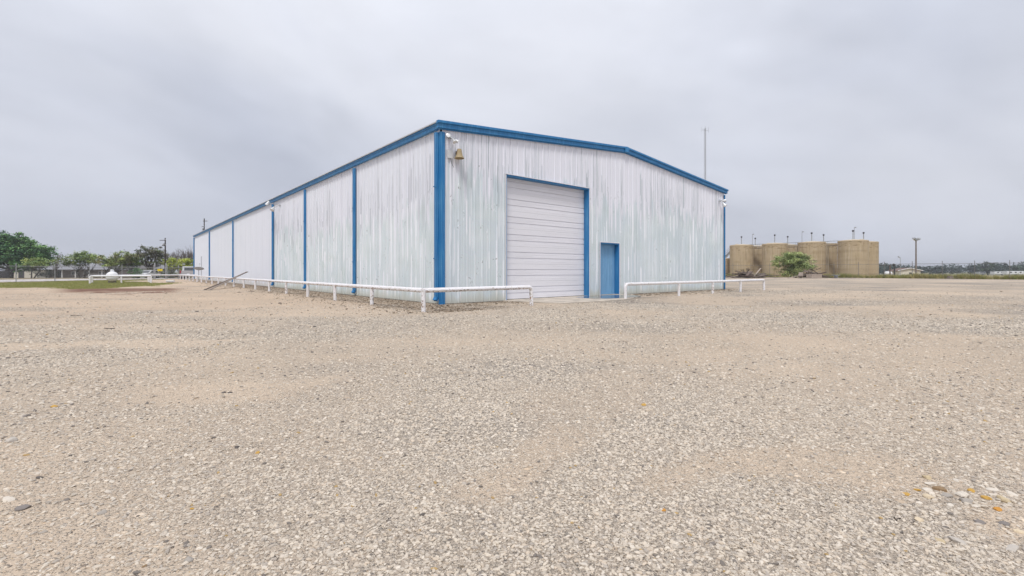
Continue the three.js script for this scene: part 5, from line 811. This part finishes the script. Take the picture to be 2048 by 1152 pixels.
const rocks = [
  [1854, 985, 20, 'white', 'white blocky stone, leftmost of the light row in the right rock patch'], [1895, 996, 27, 'grey', 'large grey block in the middle of the right rock patch'], [1923, 994, 31, 'white', 'large white slab right of the grey block'], [1933, 1008, 28, 'grey', 'grey slab just below the large white slab'],
  [1864, 973, 26, 'white', 'white stone at the top of the right rock patch'], [1878, 983, 26, 'brown', 'brown stone between white stone and grey block'], [1856, 998, 26, 'cream', 'pale flat stone below the white blocky stone'], [1812, 994, 18, 'ochre', 'ochre stone at the left end of the right rock patch'],
  [1971, 1000, 22, 'ochre', 'bright ochre stone right of the white slab'], [2009, 1006, 28, 'tan', 'broad tan stone near the right edge of the rock patch'], [1994, 1022, 19, 'orange', 'deep orange-brown stone lowest in the rock patch'], [2036, 1066, 24, 'cream', 'cream stone at the right edge below the rock patch'],
  [1915, 1090, 32, 'blue', 'pale bluish slab low at bottom right'], [1882, 1091, 22, 'tan', 'tan stone left of the pale bluish slab'], [1838, 1047, 20, 'cream', 'round cream stone below the ochre stone'], [1962, 1049, 24, 'slate', 'dark grey stone below the rock patch'], [2008, 1051, 22, 'slate', 'dark stone right of the other dark grey one'],
  [1855, 960, 20, 'tan', 'tan stone just above the right rock patch'], [2026, 1104, 36, 'blue', 'pale flat slab in the bottom right corner'], [1985, 985, 22, 'white', 'light stone above the bright ochre one'], [2022, 992, 24, 'white', 'light flat stone at the right edge above the broad tan stone'], [1900, 1015, 16, 'white', 'small white stone under the large grey block'], [1950, 1017, 18, 'white', 'small white stone right of the grey slab'], [1835, 985, 15, 'ochre', 'small ochre stone left of the white block'], [1940, 985, 17, 'ochre', 'small ochre stone above the white slab'],
  [42, 1020, 30, 'slate', 'dark slate stone near the left edge'], [16, 1004, 26, 'white', 'white flat stone above the dark slate stone'], [22, 885, 28, 'blue', 'pale slab at the left edge, midway down the yard'], [203, 1028, 20, 'grey', 'grey stone right of the dark slate stone'], [110, 814, 16, 'ochre', 'ochre stone in the left foreground'], [141, 911, 10, 'dark', 'small dark stone below the ochre one on the left'], [474, 894, 14, 'dark', 'dark flat stone in the left centre foreground'],
  [448, 781, 12, 'dark', 'left one of the dark stone pair in the yard'], [460, 781, 11, 'dark', 'right one of the dark stone pair in the yard'], [378, 1124, 24, 'grey', 'pale grey stone at the bottom left'], [289, 1135, 11, 'brown', 'brown pebble at the bottom left'], [79, 959, 18, 'dark', 'thin dark stone above the white flat stone'], [384, 1019, 11, 'ochre', 'ochre chip in the left foreground'], [515, 903, 12, 'ochre', 'ochre chip right of the dark flat stone'],
  [1326, 1025, 14, 'orange', 'orange stone in the right centre foreground'], [1168, 1137, 18, 'white', 'round white stone at the bottom centre'], [394, 623, 9, 'dark', 'dark clod on the sandy track at left'], [629, 654, 9, 'dark', 'dark clod on the gravel left of the warehouse corner'], [561, 607, 9, 'dark', 'dark clod beside the pipe barrier'], [210, 731, 8, 'dark', 'dark pebble on the left gravel drift'], [1440, 822, 12, 'white', 'white stone in the right middle of the yard'], [1288, 806, 14, 'ochre', 'ochre stone in the right middle of the yard'], [845, 1034, 12, 'dark', 'dark stone in the bottom centre gravel'], [1160, 1062, 11, 'ochre', 'ochre chip at the bottom centre'], [1915, 966, 18, 'white', 'light stone above the grey block'],
];
rocks.forEach(([px, py, w, col, label], i) => {
  reseed(5000 + i * 31); const [x, z] = groundXZ(px, py), s = w / FOC * -z * 0.44, m = mesh('rock', bigStones[i % 7], std({ color: lin(...C[col]), roughness: 0.9, flatShading: true }), scene, [x, groundY(x, z) + s * 0.12, z], [gauss() * 0.2, rnd() * 6.28, gauss() * 0.2]);
  m.scale.set(s * 1.1, s * rr(0.75, 1.05), s * rr(0.85, 1.15)); tag(m, label, 'stone');
});
[[150, 632, 16, 0.1, 'dark stick on the sandy track at far left'], [164, 631, 9, 1.2, 'short dark stick right of the longer one on the track'], [219, 657, 21, 0.05, 'long dark stick on the gravel at left'], [1794, 1048, 26, 0.5, 'thin dark twig left of the round cream stone'], [478, 586, 9, 0.1, 'short dark board end lying before the pipe barrier'], [503, 584, 11, 0.6, 'bent dark scrap lying before the pipe barrier'], [1130, 624, 10, 0.15, 'dark twig on the ground before the roll-up door'], [300, 625, 11, 0.05, 'pale brown stick on the sandy track'], [820, 628, 12, 0.2, 'dark twig on the ground left of the corner post']].forEach(([px, py, w, a, label], i) => {
  reseed(4000 + i); const [x, z] = groundXZ(px, py), L = w / FOC * -z, r = Math.max(0.002, L * 0.035), p = [[-L / 2, 0.02, 0], [-L * 0.15, r * 1.4, L * 0.06 * a], [L * 0.2, r * 1.2, -L * 0.05], [L / 2, r * 2, L * 0.08 * a]];
  tag(mesh('stick', pipe(p, r, L * 0.06, 6), M.pole, scene, [x, groundY(x, z), z], [0, a, 0]), label, 'stick');
});
{ // leaf litter and clods along the foot of the walls and the barrier
  reseed(616); const g = stoneGeo(77, 0, 0.25), list = [];
  for (let i = 0; i < 5200; i++) { const long = rnd() < 0.72; let lx, lz; if (long) { lz = 2.4 - rnd() ** 1.5 * 46; lx = -0.15 - Math.abs(gauss()) * 2.0; } else { lx = -1.5 + rnd() * 20; lz = 0.1 + Math.abs(gauss()) * 1.2; if (lx > 2.4 && lx < 9) continue; } list.push(toWorld(lx, lz)); }
  for (let i = 0; i < 1100; i++) { const z = -rr(9, 34), x = rr(-1.15, 1.15) * -z; const [lx, lz] = toLocal(x, z); if (lx > -0.2 && lz < 0.2 || lawnEdge(x, z) || lx > 2.3 && lx < 9 && lz < 2.4) continue; list.push([x, z]); }
  const m = new THREE.InstancedMesh(g, M.stone, list.length), q = new THREE.Object3D(), c = new THREE.Color(); m.name = 'leaf_litter';
  list.forEach(([x, z], i) => { const s = rr(0.01, 0.034) * (rnd() < 0.06 ? 1.7 : 1); q.position.set(x, groundY(x, z) + 0.004, z); q.rotation.set(gauss() * 0.4, rnd() * 6.28, gauss() * 0.4); q.scale.set(s * rr(0.8, 2.2), s, s); q.updateMatrix(); m.setMatrixAt(i, q.matrix); const k = rr(0.6, 1.5); m.setColorAt(i, c.setRGB(0.21 * k, 0.16 * k, 0.11 * k)); });
  m.castShadow = m.receiveShadow = true; scene.add(m); tag(m, 'brown leaf litter and clods along the wall feet and over the yard', 'litter', null, 'stuff');
}
renderer.render(scene, camera);
